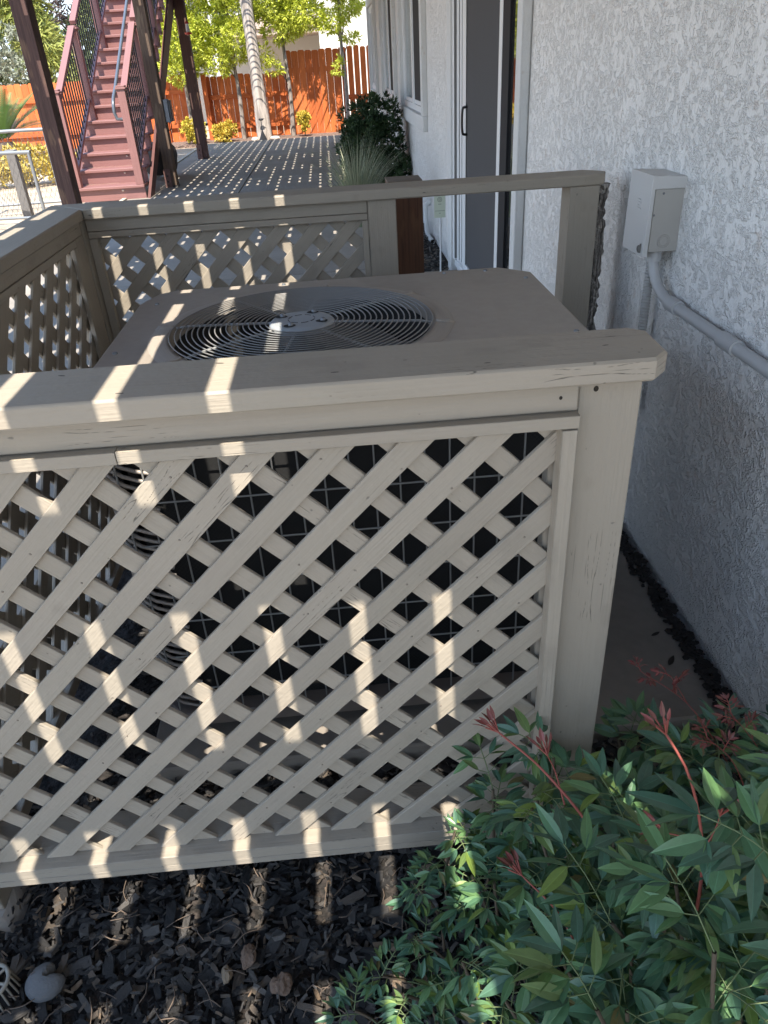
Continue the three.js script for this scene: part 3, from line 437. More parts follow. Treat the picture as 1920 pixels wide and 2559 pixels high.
// ---------------------------------------------------------------- stairs
{
  const t = thing('staircase', 'reddish brown outdoor staircase with black balusters climbing to the deck', 'staircase', [0, 0.114, -9.0]);
  const xa = -3.5, xb = -2.655, rise = 0.163, run = 0.276, N = 16, sl = rise / run;
  for (let k = 0; k < N; k++) {
    const z = -run * k, y = rise * (k + 1);
    const st = part('tread', merge([board(xa, xb, y - 0.026, y, z - run - 0.005, z + 0.012, 'x', 0.006), board(xa, xb, y - 0.034, y - 0.0005, z + 0.0125, z + 0.036, 'x', 0.010)]), stairMat, t);
    part('riser', board(xa + 0.004, xb - 0.004, y - rise + 0.0005, y - 0.0265, z - 0.02, z - 0.002, 'x', 0.001), stairMat, t);
    const l = new THREE.SphereGeometry(0.014, 10, 8); l.scale(1.1, 0.8, 0.7); l.translate(-2.925, y - 0.055, z + 0.002); part('step_light', l, std({ color: C(0.6, 0.5, 0.45), roughness: 0.4 }), st);
  }
  const top = [-rise * 0 + rise * N, -run * N];
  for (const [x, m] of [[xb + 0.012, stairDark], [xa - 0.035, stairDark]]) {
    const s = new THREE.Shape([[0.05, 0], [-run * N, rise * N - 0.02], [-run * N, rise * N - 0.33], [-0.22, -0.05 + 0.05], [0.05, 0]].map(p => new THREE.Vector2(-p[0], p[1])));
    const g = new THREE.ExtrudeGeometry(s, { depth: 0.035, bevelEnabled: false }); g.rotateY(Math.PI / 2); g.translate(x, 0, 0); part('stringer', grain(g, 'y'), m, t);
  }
  for (const [x, lab] of [[xb - 0.05, 'r'], [xa + 0.05, 'l']]) {
    const nz = [-0.03, -1.36, -2.7, -4.02];
    for (const z of nz) {
      const y0 = rise * (Math.floor(-z / run) + 1), h = 1.0;
      const n = part('newel_post', board(x - 0.045, x + 0.045, y0, y0 + h, z - 0.045, z + 0.045, 'y', 0.004), stairMat, t);
      part('post_cap', merge([board(x - 0.06, x + 0.06, y0 + h, y0 + h + 0.022, z - 0.06, z + 0.06, 'x', 0.006), board(x - 0.05, x + 0.05, y0 + h + 0.0225, y0 + h + 0.04, z - 0.05, z + 0.05, 'x', 0.006)]), stairMat, n);
    }
    for (let i = 0; i < 3; i++) {
      const za = nz[i] - 0.046, zb2 = nz[i + 1] + 0.046, yl = z => rise + sl * (-z);
      part('top_rail', beam([x, yl(za) + 0.90, za], [x, yl(zb2) + 0.90, zb2], 0.075, 0.05), stairMat, t);
      part('bottom_rail', beam([x, yl(za) + 0.10, za], [x, yl(zb2) + 0.10, zb2], 0.05, 0.04), stairMat, t);
      for (let k = 1; k < 12; k++) { const z = za + (zb2 - za) * k / 12; part('baluster', rod([x, yl(z) + 0.11, z], [x, yl(z) + 0.88, z], 0.0095, 6), blackMetal, t); }
    }
  }
  const hx = xb - 0.17, yl = z => rise + sl * (-z); // graspable metal rail with a return at its foot
  part('handrail', tube([[hx + 0.075, yl(0) + 0.70, -0.02], [hx + 0.02, yl(0) + 0.70, 0.0], [hx, yl(0) + 0.73, 0.0], [hx, yl(0) + 0.86, -0.01], [hx, yl(-0.3) + 0.86, -0.3], [hx, yl(-2) + 0.86, -2], [hx, yl(-4) + 0.86, -4]], 0.019, 70, 10), bluegrey, t);
}
{ // electrical box on the weathered post
  const t = thing('outlet_box', 'grey weatherproof outlet box on the right side of the weathered deck post', 'electrical box', [-2.405, 0.99, -9.9]);
  part('housing', board(-0.014, 0.045, -0.12, 0.14, -0.06, 0.06, 'y', 0.01), std({ color: C(0.2, 0.22, 0.24), roughness: 0.5 }), t);
  part('cover', board(0.046, 0.075, -0.11, 0.13, -0.065, 0.055, 'y', 0.01), std({ color: C(0.03, 0.033, 0.036), roughness: 0.4 }), t);
  part('cable', tube([[0.03, -0.11, 0], [0.035, -0.16, 0.01], [0.02, -0.2, 0.01], [-0.02, -0.21, 0.02]], 0.006, 16, 6), blackMetal, t);
}
{ // dark covered bundle under the stairs
  const g = new THREE.SphereGeometry(0.3, 24, 18), p = g.attributes.position; for (let i = 0; i < p.count; i++) { const x = p.getX(i), y = p.getY(i), z = p.getZ(i), n = 1 + 0.2 * fbm(x + 0.5, y + z + 0.5, 5, 5, 3, 3); p.setXYZ(i, x * n * 0.75, Math.max(-0.18, y * n * 0.9), z * n * 1.3); } g.computeVertexNormals();
  g.translate(-2.78, 0.36, -10.9); tag(part('covered_bundle', g, std({ color: C(0.015, 0.015, 0.017), roughness: 0.7 }), scene), 'black covered bundle on the patio behind the weathered deck post', 'bundle');
}
{ // small red and white feeder hung from the deck near the far post
  const t = thing('hanging_feeder', 'tiny red and white bird feeder hanging in front of the farthest deck post', 'bird feeder', [-2.38, 1.9, -12.7]);
  const b = new THREE.CylinderGeometry(0.022, 0.03, 0.1, 12); b.translate(0, 0.075, 0); part('bottle', b, white, t);
  const d = new THREE.CylinderGeometry(0.06, 0.045, 0.025, 14); part('dish', d, std({ color: C(0.45, 0.03, 0.03), roughness: 0.4 }), t);
  part('cap', (() => { const c = new THREE.CylinderGeometry(0.025, 0.028, 0.03, 12); c.translate(0, 0.14, 0); return c; })(), std({ color: C(0.45, 0.03, 0.03), roughness: 0.4 }), t);
  part('hanger', rod([0, 0.15, 0], [0, 0.54, 0], 0.003, 5), blackMetal, t);
}

// ---------------------------------------------------------------- orange fence at the back
{
  const r = rng(31);
  const run = (label, x0, x1, z, y0, top, bw, gap, front, rails, posts, group, skew = 0) => {
    const t = thing('wooden_fence', label, 'fence', [0, 0, z], 0, 'sections of the orange back fence');
    for (let x = x0; x < x1 - 0.01; x += bw + gap) {
      const w = Math.min(bw, x1 - x), h = top + (r() - 0.5) * 0.03, dog = 0.025;
      const s = new THREE.Shape([[x, y0], [x + w, y0], [x + w, h - dog], [x + w - dog, h], [x + dog, h], [x, h - dog]].map(p => new THREE.Vector2(...p)));
      const g = new THREE.ExtrudeGeometry(s, { depth: 0.014, bevelEnabled: true, bevelThickness: 0.002, bevelSize: 0.002, bevelOffset: -0.002, bevelSegments: 1 }); g.translate(0, 0, -0.009 + (r() - 0.5) * 0.006); part('fence_board', grain(g, 'y'), fenceMats[Math.floor(r() * 3)], t);
    }
    for (const y of rails) part('rail', board(x0, x1, y - 0.045, y + 0.045, front > 0 ? -0.055 : 0.013, front > 0 ? -0.014 : 0.055, 'x'), fenceMats[1], t);
    for (const x of posts) part('post', board(x - 0.05, x + 0.05, y0, top - 0.02 + 0.08, front > 0 ? -0.16 : 0.056, front > 0 ? -0.057 : 0.15, 'y'), fenceMats[1], t);
  };
  run('long orange wooden fence section at far left behind the sago palm and stairs', -12.5, -3.02, -17.3, 0.08, 1.36, 0.14, 0.006, -1, [0.42, 1.05], [-11, -8.6, -6.2, -3.8]);
  run('orange wooden fence section with horizontal rails showing behind the palm trunk', -2.9, -1.16, -17.3, 0.08, 1.30, 0.135, 0.008, -1, [0.34, 0.90], [-2.88]);
  run('smooth sunlit orange fence section of flush tall boards right of the slim trunks', -1.16, 0.0, -17.2, 0.08, 1.66, 0.14, 0.003, 1, [0.4, 1.3], []);
  run('darker orange fence section with light gaps between boards, beside the house corner', 0.02, 1.9, -17.45, 0.0, 1.68, 0.115, 0.022, -1, [0.75], [1.0]);
}

// ---------------------------------------------------------------- foliage builders
function leafCloud(clumps, n, len, wid, seed, c0, c1, droop = 0.3) { // clumps [x,y,z,rx,ry,rz]; many leaf-sized diamonds
  const r = rng(seed), pos = [], nor = [], col = [], A = new THREE.Vector3(), B = new THREE.Vector3(), D = new THREE.Vector3(), S = new THREE.Vector3(), Nn = new THREE.Vector3();
  const tot = clumps.reduce((s, c) => s + c[3] * c[4] * c[5], 0);
  for (const c of clumps) {
    const m = Math.round(n * c[3] * c[4] * c[5] / tot), tufts = Math.max(6, Math.round(m / 14)), T = [];
    for (let i = 0; i < tufts; i++) { let x, y, z, q; do { x = r() * 2 - 1; y = r() * 2 - 1; z = r() * 2 - 1; q = x * x + y * y + z * z; } while (q > 1 || q < 0.12); T.push([c[0] + x * c[3], c[1] + y * c[4], c[2] + z * c[5], x, y, z, r()]); }
    for (let i = 0; i < m; i++) {
      const q = T[Math.floor(r() * tufts)], L = len * (0.6 + 0.8 * r());
      A.set(q[0], q[1], q[2]); D.set(q[3] * 0.6 + (r() - 0.5) * 1.6, q[4] * 0.5 + (r() - 0.5) * 1.5 - droop + 0.25, q[5] * 0.6 + (r() - 0.5) * 1.6).normalize();
      A.addScaledVector(D, r() * len * 0.5); S.set(r() - 0.5, r() - 0.5, r() - 0.5).cross(D).normalize().multiplyScalar(wid * (0.7 + 0.6 * r()));
      B.copy(A).addScaledVector(D, L); const M = A.clone().addScaledVector(D, L * 0.45); Nn.crossVectors(D, S).normalize();
      const p2 = M.clone().add(S), p1 = M.clone().sub(S), k = Math.min(1, Math.max(0, q[6] * 0.7 + r() * 0.3)), cc = lerp3(c0, c1, k);
      for (const v of [A, p1, p2, p1, B, p2]) { pos.push(v.x, v.y, v.z); nor.push(Nn.x, Nn.y, Nn.z); col.push(...cc); }
    }
  }
  const g = new THREE.BufferGeometry(); g.setAttribute('position', new THREE.Float32BufferAttribute(pos, 3)); g.setAttribute('normal', new THREE.Float32BufferAttribute(nor, 3)); g.setAttribute('color', new THREE.Float32BufferAttribute(col, 3)); g.setAttribute('uv', new THREE.Float32BufferAttribute(new Float32Array(pos.length / 3 * 2), 2)); return g;
}
const leafMat = new THREE.MeshPhysicalMaterial({ vertexColors: true, roughness: 0.6, side: THREE.DoubleSide, transmission: 0.25, thickness: 0 });
const leafOpaque = std({ vertexColors: true, roughness: 0.6, side: THREE.DoubleSide });
const barkCol = (a, b) => tex(256, 256, (u, v) => lerp3(a, b, sst(-0.3, 0.4, fbm(u, v, 12, 5, 4, 201))), { color: true, rep: [2, 2] });
const barkBump = tex(256, 256, (u, v) => 0.5 + 0.5 * fbm(u, v, 14, 6, 4, 203), { rep: [2, 2] });
const greyBark = std({ map: barkCol([0.36, 0.31, 0.27], [0.16, 0.13, 0.11]), bumpMap: barkBump, bumpScale: 0.01, roughness: 0.9 });
const brownBark = std({ map: barkCol([0.14, 0.10, 0.08], [0.06, 0.04, 0.03]), bumpMap: barkBump, bumpScale: 0.01, roughness: 0.9 });
function taper(pts, r0, r1, seg = 14, rad = 8) { // tapered bent trunk or limb
  const c = new THREE.CatmullRomCurve3(pts.map(p => new THREE.Vector3(...p))), g = new THREE.TubeGeometry(c, seg, 1, rad), p = g.attributes.position, P = new THREE.Vector3(), Q = new THREE.Vector3();
  for (let i = 0; i <= seg; i++) { c.getPointAt(i / seg, Q); const r = r0 + (r1 - r0) * i / seg; for (let j = 0; j <= rad; j++) { const k = i * (rad + 1) + j; P.fromBufferAttribute(p, k).sub(Q).multiplyScalar(r * (1 + 0.08 * Math.sin(i * 2.1 + j * 3))).add(Q); p.setXYZ(k, P.x, P.y, P.z); } } return g;
}
const YG = [[0.42, 0.49, 0.025], [0.66, 0.68, 0.09]];
function slimTree(label, base, height, clumps, n, seed, group = 'slim trees along the orange fence') {
  const t = thing('slim_tree', label, 'tree', base, 0, group), r = rng(seed);
  part('trunk', taper([[0, 0, 0], [0.02, height * 0.3, 0.01], [-0.02, height * 0.6, 0], [0.03, height, 0]], 0.05, 0.018), greyBark, t);
  const L = []; for (const c of clumps) L.push(taper([[0, Math.min(height * 0.9, c[1] * 0.75), 0], [c[0] * 0.5, c[1] * 0.9, c[2] * 0.5], [c[0], c[1], c[2]]], 0.016, 0.004, 6, 5)); part('limb', merge(L), brownBark, t);
  part('crown', leafCloud(clumps, n, 0.085, 0.012, seed + 1, YG[0], YG[1], 0.35), leafMat, t);
}
const cl = (list) => list.map(c => [c[0], c[1], c[2] || 0, c[3], c[4], c[5] || c[3]]);
slimTree('leftmost slim yellow-green tree before the orange fence, partly behind the far deck post', [-3.25, 0.1, -17.0], 2.6, cl([[-0.05, 1.35, 0.1, 0.38, 0.3], [0.1, 1.85, 0, 0.6, 0.5], [-0.25, 2.35, 0, 0.4, 0.4], [0.3, 2.6, 0, 0.4, 0.4], [0, 3.1, 0, 0.5, 0.4]]), 17000, 41);
slimTree('slim yellow-green tree immediately left of the grey palm trunk', [-2.18, 0.1, -17.0], 2.9, cl([[-0.35, 1.5, 0.1, 0.4, 0.32], [0.1, 1.8, 0.1, 0.45, 0.4], [-0.5, 2.1, 0, 0.4, 0.35], [0.15, 2.3, 0, 0.4, 0.35], [-0.2, 2.75, 0, 0.55, 0.4], [0.1, 3.2, 0, 0.5, 0.4]]), 19000, 51);
slimTree('slim yellow-green tree just right of the grey palm trunk', [-1.12, 0.1, -16.98], 2.9, cl([[-0.42, 1.5, 0.15, 0.2, 0.2], [-0.25, 1.33, 0.2, 0.2, 0.14], [0.0, 1.95, 0, 0.42, 0.26], [0.35, 2.2, 0.1, 0.5, 0.36], [-0.2, 2.4, 0, 0.5, 0.36], [0.1, 2.8, 0, 0.55, 0.4]]), 16000, 61);
slimTree('thin open-crowned tree nearest the house corner, before the dark fence section', [0.05, 0.1, -16.6], 2.8, cl([[-0.12, 1.25, 0.05, 0.13, 0.17], [0.15, 1.72, 0, 0.22, 0.09], [-0.15, 2.0, 0, 0.3, 0.2], [0.2, 2.3, 0, 0.3, 0.25], [-0.1, 2.7, 0, 0.45, 0.35]]), 8000, 71);
{ // palm trunk with ring scars
  const t = thing('palm_tree', 'thick pale grey ringed palm trunk rising past the top of the picture', 'palm tree', [-1.70, 0.1, -16.5]);
  const pts = []; for (let i = 0; i <= 80; i++) { const y = i * 0.05, r = 0.115 + 0.05 * Math.exp(-y * 1.6) + (i % 2 ? 0.004 : 0); pts.push(new THREE.Vector2(r, y)); }
  const g = new THREE.LatheGeometry(pts, 20), p = g.attributes.position; for (let i = 0; i < p.count; i++) { const y = p.getY(i); p.setX(i, p.getX(i) * (1 + 0.05 * fbm(y * 0.2, p.getZ(i) + 0.5, 40, 9, 2, 5)) - 0.02 * y); } g.computeVertexNormals(); part('trunk', g, std({ map: barkCol([0.50, 0.44, 0.39], [0.27, 0.23, 0.2]), bumpMap: barkBump, bumpScale: 0.012, roughness: 0.9 }), t);
  const F = []; const r = rng(5); for (let k = 0; k < 18; k++) { const a = k * 0.35 * Math.PI, s = 1.6 + r() * 0.5; for (let i = 0; i < 22; i++) { const u = i / 22, x = Math.cos(a) * s * u - 0.08, z = Math.sin(a) * s * u, y = 4 + 0.9 * u - 1.5 * u * u; for (const sd of [-1, 1]) { const g2 = new THREE.ConeGeometry(0.02, 0.5, 3); g2.translate(0, 0.25, 0); g2.rotateX(sd * 1.2); g2.rotateY(-a); g2.translate(x, y, z); F.push(g2); } } } part('fronds', merge(F), std({ color: C(0.08, 0.14, 0.03), roughness: 0.6, side: THREE.DoubleSide }), t);
}
function lowShrub(name, label, cat, base, clumps, n, seed, c0, c1, len = 0.06, wid = 0.012, group = name === 'golden_shrub' ? 'golden shrubs' : undefined, droop = 0) {
  const t = thing(name, label, cat, base, 0, group); part('stem', merge(clumps.slice(0, 3).map(c => taper([[0, 0, 0], [c[0] * 0.5, c[1] * 0.6, c[2] * 0.5], [c[0], c[1], c[2]]], 0.012, 0.004, 5, 5))), brownBark, t); part('foliage', leafCloud(clumps, n, len, wid, seed, c0, c1, droop), leafOpaque, t); return t;
}
lowShrub('golden_shrub', 'small golden yellow shrub partly hidden behind the far deck post', 'shrub', [-3.15, 0.1, -16.5], cl([[0, 0.3, 0, 0.24, 0.2], [0.05, 0.18, 0.05, 0.2, 0.14]]), 2600, 81, [0.40, 0.33, 0.04], [0.62, 0.5, 0.06], 0.05, 0.014);
lowShrub('golden_shrub', 'round golden yellow shrub with orange tips between post and palm trunk', 'shrub', [-2.52, 0.1, -16.5], cl([[0, 0.22, 0, 0.24, 0.14], [0.08, 0.28, 0, 0.16, 0.1], [-0.02, 0.12, 0.1, 0.2, 0.1]]), 2600, 91, [0.42, 0.36, 0.04], [0.66, 0.45, 0.08], 0.05, 0.014);
lowShrub('golden_shrub', 'slender golden yellow shrub right of the palm trunk before smooth fence', 'shrub', [-0.86, 0.1, -16.6], cl([[0, 0.36, 0, 0.13, 0.12], [0.0, 0.22, 0, 0.1, 0.1]]), 1400, 101, [0.42, 0.36, 0.04], [0.66, 0.5, 0.08], 0.05, 0.014);
{ // garden ornament
  const t = thing('garden_ornament', 'dark metal garden ornament with bird on a thin stem before the palm', 'garden ornament', [-1.72, 0.118, -16.26]);
  const g = new THREE.ConeGeometry(0.085, 0.2, 10); g.scale(1, 1, 0.4); g.translate(0, 0.1, 0); part('base', g, blackMetal, t); part('stem', rod([0, 0.18, 0], [0, 0.36, 0], 0.008, 6), blackMetal, t);
  const b = new THREE.SphereGeometry(0.03, 10, 8); b.scale(1.7, 0.8, 0.8); b.translate(0, 0.375, 0); const bk = new THREE.ConeGeometry(0.01, 0.05, 6); bk.rotateZ(-Math.PI / 2); bk.translate(0.06, 0.385, 0); part('bird', merge([b, bk]), blackMetal, t);
}
function rock(name, label, cat, pos, sx, sy, sz, seed, mat, amp = 0.18, group) { const g = new THREE.IcosahedronGeometry(1, 4), p = g.attributes.position; for (let i = 0; i < p.count; i++) { const x = p.getX(i), y = p.getY(i), z = p.getZ(i), n = 1 + amp * fbm(x * 0.1 + 0.37 + seed * 0.013, y * 0.1 + z * 0.077 + 0.4, 14, 14, 3, seed); p.setXYZ(i, x * n * sx, y * n * sy, z * n * sz); } g.computeVertexNormals(); g.translate(...pos); return tag(part(name, g, mat, scene), label, cat, group); }
const paleStone = std({ color: C(0.6, 0.56, 0.5), roughness: 0.9 });
rock('stone', 'pale stone at the left foot of the palm trunk', 'stone', [-1.90, 0.13, -16.38], 0.07, 0.045, 0.05, 4, paleStone); rock('stone', 'pale stone at the right foot of the palm trunk', 'stone', [-1.48, 0.13, -16.36], 0.1, 0.04, 0.05, 6, paleStone);

// neighbour's house beyond the fence, its deck and far trees
{
  const t = thing('neighbour_house', 'white two-storey neighbouring house beyond the orange fence behind the trees', 'house', [0, 0, 0]);
  const m = std({ color: C(0.68, 0.66, 0.62), roughness: 0.9, bumpMap: fineB, bumpScale: 0.003 }), rf = std({ color: C(0.24, 0.17, 0.14), roughness: 0.9 });
  part('wall', merge([box(-0.4, 7, -0.1, 6, -29, -24, 'x'), box(-7.5, -0.41, -0.1, 6, -30, -27.0, 'x')]), m, t);
  part('eave', merge([box(-3.0, -0.42, 2.15, 2.3, -26.95, -23.8, 'x'), box(-3.1, -0.42, 2.3, 2.62, -24, -23.75, 'x')]), std({ color: C(0.45, 0.36, 0.31), roughness: 0.9 }), t);
  const rl = []; for (let i = 0; i < 24; i++) rl.push(board(-3.05 + i * 0.11, -3.02 + i * 0.11, 2.72, 3.4, -23.85, -23.82, 'y')); part('balcony_railing', merge([...rl, board(-3.1, -0.42, 2.64, 2.70, -23.88, -23.78, 'x'), board(-3.1, -0.42, 3.41, 3.48, -23.88, -23.78, 'x')]), white, t);
  for (const x of [-3.55, -3.35]) part('post', board(x - 0.05, x + 0.05, 0, 4.5, -24, -23.9, 'y'), white, t);
  part('roof', merge([box(-8, 7.5, 6, 6.3, -30.5, -23.2, 'x')]), rf, t);
}
function bgTree(label, base, clumps, n, seed, c0, c1, len, wid, h, droop = 0.1) { const t = thing('background_tree', label, 'tree', base); part('trunk', taper([[0, 0, 0], [0.1, h * 0.5, 0], [0, h, 0]], 0.14, 0.05, 8, 7), brownBark, t); part('crown', leafCloud(clumps, n, len, wid, seed, c0, c1, droop), leafOpaque, t); }
bgTree('silvery grey-green tree behind the fence at the far left', [-9.6, 0, -20.5], cl([[0, 1.9, 0, 1.3, 0.75], [1.1, 1.7, 0, 1.0, 0.6], [-0.8, 2.4, -0.5, 1.1, 0.7], [1.9, 2.0, 0, 0.6, 0.6]]), 16000, 111, [0.13, 0.15, 0.10], [0.34, 0.35, 0.26], 0.10, 0.018, 2.2);
bgTree('dull purple-leaved tree above the silvery tree at far left', [-10.4, 0, -22.5], cl([[0, 3.4, 0, 1.3, 0.7], [1.3, 3.2, 0, 0.9, 0.5], [3.1, 2.7, 0.2, 0.7, 0.6]]), 8000, 121, [0.11, 0.08, 0.085], [0.27, 0.21, 0.2], 0.12, 0.02, 3);
bgTree('yellow-green feathery tree between the left deck post and the stairs', [-7.6, 0, -21.5], cl([[0, 3.0, 0, 0.5, 0.8], [0.3, 2.2, 0.3, 0.4, 0.5], [-0.3, 3.8, 0, 0.6, 0.6], [0.6, 1.7, 0.3, 0.4, 0.4]]), 7000, 131, [0.20, 0.24, 0.04], [0.42, 0.42, 0.12], 0.3, 0.02, 3, 0.5);
bgTree('dark green tree behind the upper flight of the stairs', [-5.6, 0, -22], cl([[0, 2.6, 0, 0.9, 0.9], [0.6, 3.6, 0, 1.0, 0.8], [-0.6, 4.2, 0, 0.9, 0.8], [0.3, 1.6, 0, 0.7, 0.5]]), 9000, 141, [0.10, 0.14, 0.04], [0.26, 0.3, 0.1], 0.16, 0.03, 3.2);
bgTree('blue-green conifer-like tree at the top left corner', [-12.6, 0, -25], cl([[0, 4.6, 0, 1.0, 1.4], [0.8, 3.9, 0, 1.0, 0.8], [-0.3, 3.2, 0.5, 0.9, 0.7]]), 7000, 151, [0.05, 0.09, 0.06], [0.16, 0.22, 0.14], 0.2, 0.025, 4);
{ const far = []; for (let i = 0; i < 26; i++) { const a = i / 25, r = rng(500 + i); far.push([-34 + 62 * a, 1.6 + r() * 1.4, -36 - r() * 6, 2.4, 1.6 + r(), 2]); } tag(part('far_woodland', leafCloud(far, 26000, 0.5, 0.12, 160, [0.06, 0.09, 0.03], [0.16, 0.2, 0.07]), leafOpaque, scene), 'far mass of green trees beyond the neighbouring plots', 'woodland', null, 'stuff'); }
{ // sago palm
  const t = thing('sago_palm', 'dark green spiky sago palm left of the nearest deck post', 'palm', [-5.75, 0.06, -13.2]); const r = rng(17);
  const tr = new THREE.CylinderGeometry(0.14, 0.2, 0.5, 12, 6); tr.translate(0, 0.25, 0); part('trunk', tr, brownBark, t);
  for (let k = 0; k < 34; k++) {
    const a = r() * Math.PI * 2, el = 0.35 + r() * 1.0, L = 0.85 + r() * 0.3, pos = [], q = new THREE.Vector3(), qd = new THREE.Vector3(), sd = new THREE.Vector3(-Math.sin(a), 0, Math.cos(a)), up = new THREE.Vector3();
    const at = u => q.set(Math.cos(a) * Math.cos(el) * L * u, 0.5 + Math.sin(el) * L * u - 0.35 * u * u * Math.cos(el), Math.sin(a) * Math.cos(el) * L * u).clone();
    for (let i = 3; i < 30; i++) { const u = i / 30, p = at(u), p2 = at(u + 0.02), d = p2.sub(p).normalize(), l = 0.17 * Math.sin(Math.PI * (0.15 + 0.8 * u)); up.crossVectors(sd, d); for (const s of [-1, 1]) { const tip = p.clone().addScaledVector(sd, s * l).addScaledVector(d, l * 0.5).addScaledVector(up, Math.abs(l) * 0.35), w = d.clone().multiplyScalar(0.011); pos.push(...p.clone().sub(w).toArray(), ...p.clone().add(w).toArray(), ...tip.toArray()); } }
    const g = new THREE.BufferGeometry(); g.setAttribute('position', new THREE.Float32BufferAttribute(pos, 3)); g.computeVertexNormals(); g.setAttribute('uv', new THREE.Float32BufferAttribute(new Float32Array(pos.length / 3 * 2), 2)); part('frond', g, std({ color: C(0.07 + r() * 0.05, 0.13 + r() * 0.06, 0.03), roughness: 0.4, side: THREE.DoubleSide }), t);
  }
}
lowShrub('golden_shrub', 'yellow bush in the gravel behind the chain-link gate at far left', 'shrub', [-4.9, 0.06, -11.5], cl([[0, 0.3, 0, 0.4, 0.25], [0.5, 0.22, -0.1, 0.35, 0.2], [-0.5, 0.25, 0, 0.3, 0.2]]), 4200, 171, [0.42, 0.32, 0.05], [0.62, 0.48, 0.12], 0.07, 0.016);
// chain-link gates
function chainPanel(label, base, turn, w, h, mids) {
  const t = thing('chain_link_panel', label, 'fence panel', base, turn, null), r = 0.018;
  part('frame_pipe', merge([rod([0, 0, 0], [0, h, 0], r, 10), rod([w, 0, 0], [w, h, 0], r, 10), tube([[-0.04, h, 0], [w * 0.5, h + 0.004, 0], [w + 0.02, h, 0]], r * 1.1, 8, 10), rod([0, 0.12, 0], [w, 0.12, 0], r * 0.8, 10)]), galv, t);
  const g = [], p = 0.055; for (let x = 0; x < w; x += p) { const n = Math.floor((h - 0.14) / p), P = [], Q = []; for (let i = 0; i <= n; i++) { const y = 0.14 + i * p, o = (i % 2) * p * 0.5; P.push([Math.min(w, x + o), y]); Q.push([Math.min(w, x + p - o), y]); } for (const [S, z] of [[P, 0.002], [Q, -0.002]]) for (let i = 0; i < S.length - 1; i++) g.push(rod([S[i][0], S[i][1], z], [S[i + 1][0], S[i + 1][1], z], 0.0021, 3)); }
  part('wire_mesh', merge(g), std({ color: C(0.14, 0.14, 0.14), roughness: 0.6, metalness: 0.3 }), t).userData.kind = 'stuff';
}
chainPanel('nearer chain-link gate panel with curved galvanised top pipe at far left', [-4.35, 0.06, -7.75], -0.12, 0.92, 0.74);
chainPanel('chain-link panel standing behind the nearer gate at far left', [-4.45, 0.06, -8.7], 0.05, 0.86, 0.88);
{ const t = thing('gate_post', 'grey wooden gate post behind the chain-link mesh at far left', 'post', [-3.78, 0.06, -8.1]); part('shaft', board(-0.045, 0.045, 0, 0.72, -0.045, 0.045, 'y'), std({ color: C(0.17, 0.16, 0.155), map: concCol, roughness: 0.9 }), t); part('cap', board(-0.05, 0.05, 0.7205, 0.74, -0.05, 0.05, 'x'), std({ color: C(0.2, 0.19, 0.18), roughness: 0.9 }), t); }

// ---------------------------------------------------------------- beside the house
{
  const t = thing('redwood_post', 'raw reddish brown wooden post just behind the back lattice fence', 'post', [-0.135, -0.1, -1.98]);
  part('shaft', board(-0.062, 0.062, 0, 1.143, -0.07, 0.06, 'y', 0.003), redwoodMat, t); part('weathered_top', board(-0.0625, 0.0625, 1.1432, 1.15, -0.0705, 0.0605, 'x', 0.003), std({ color: C(0.32, 0.26, 0.2), map: woodBump, roughness: 0.9 }), t);
  part('painted_sun_edge', board(-0.0655, -0.0622, 0.3, 1.14, 0.03, 0.0605, 'y', 0.001), white, t);  // white strip painted on for the sun catching this edge
}
{ // ornamental grass
  const t = thing('ornamental_grass', 'pale arching clump of ornamental grass behind the back lattice fence', 'grass', [-0.17, 0.05, -6.3]); const r = rng(23), pos = [], col = [], N = 620;
  for (let i = 0; i < N; i++) {
    const a = r() * Math.PI * 2, L = 0.55 + r() * 0.42, lean = 0.15 + r() * 0.75, b = [Math.cos(a) * 0.1 * r(), 0, Math.sin(a) * 0.1 * r()], w = 0.0035 + r() * 0.002, S = 6, c = lerp3([0.20, 0.25, 0.15], [0.46, 0.46, 0.32], r());
    const P = u => [b[0] + Math.cos(a) * lean * L * u * u * 0.75, L * (u - 0.28 * lean * u * u * u), b[2] + Math.sin(a) * lean * L * u * u * 0.75];
    for (let s = 0; s < S; s++) { const p = P(s / S), q = P((s + 1) / S), w0 = w * (1 - s / S), w1 = w * (1 - (s + 1) / S), sx = -Math.sin(a), sz = Math.cos(a); const A = [p[0] + sx * w0, p[1], p[2] + sz * w0], B = [p[0] - sx * w0, p[1], p[2] - sz * w0], Cc = [q[0] + sx * w1, q[1], q[2] + sz * w1], D = [q[0] - sx * w1, q[1], q[2] - sz * w1]; for (const v of [A, B, Cc, B, D, Cc]) { pos.push(...v); col.push(...c); } }
  }
  const g = new THREE.BufferGeometry(); g.setAttribute('position', new THREE.Float32BufferAttribute(pos, 3)); g.setAttribute('color', new THREE.Float32BufferAttribute(col, 3)); g.setAttribute('uv', new THREE.Float32BufferAttribute(new Float32Array(pos.length / 3 * 2), 2)); g.computeVertexNormals(); part('blades', g, leafOpaque, t).userData.kind = 'stuff';
}
lowShrub('evergreen_shrub', 'dense dark green shrub against the house wall under the window', 'shrub', [0.12, 0.05, -8.5], cl([[0, 0.45, 0, 0.36, 0.42], [0.05, 0.8, 0, 0.28, 0.25], [-0.16, 0.55, 0.2, 0.25, 0.3], [0.1, 0.25, 0.2, 0.33, 0.25], [-0.1, 0.75, -0.2, 0.25, 0.22]]), 16000, 181, [0.012, 0.035, 0.012], [0.05, 0.095, 0.03], 0.05, 0.009);
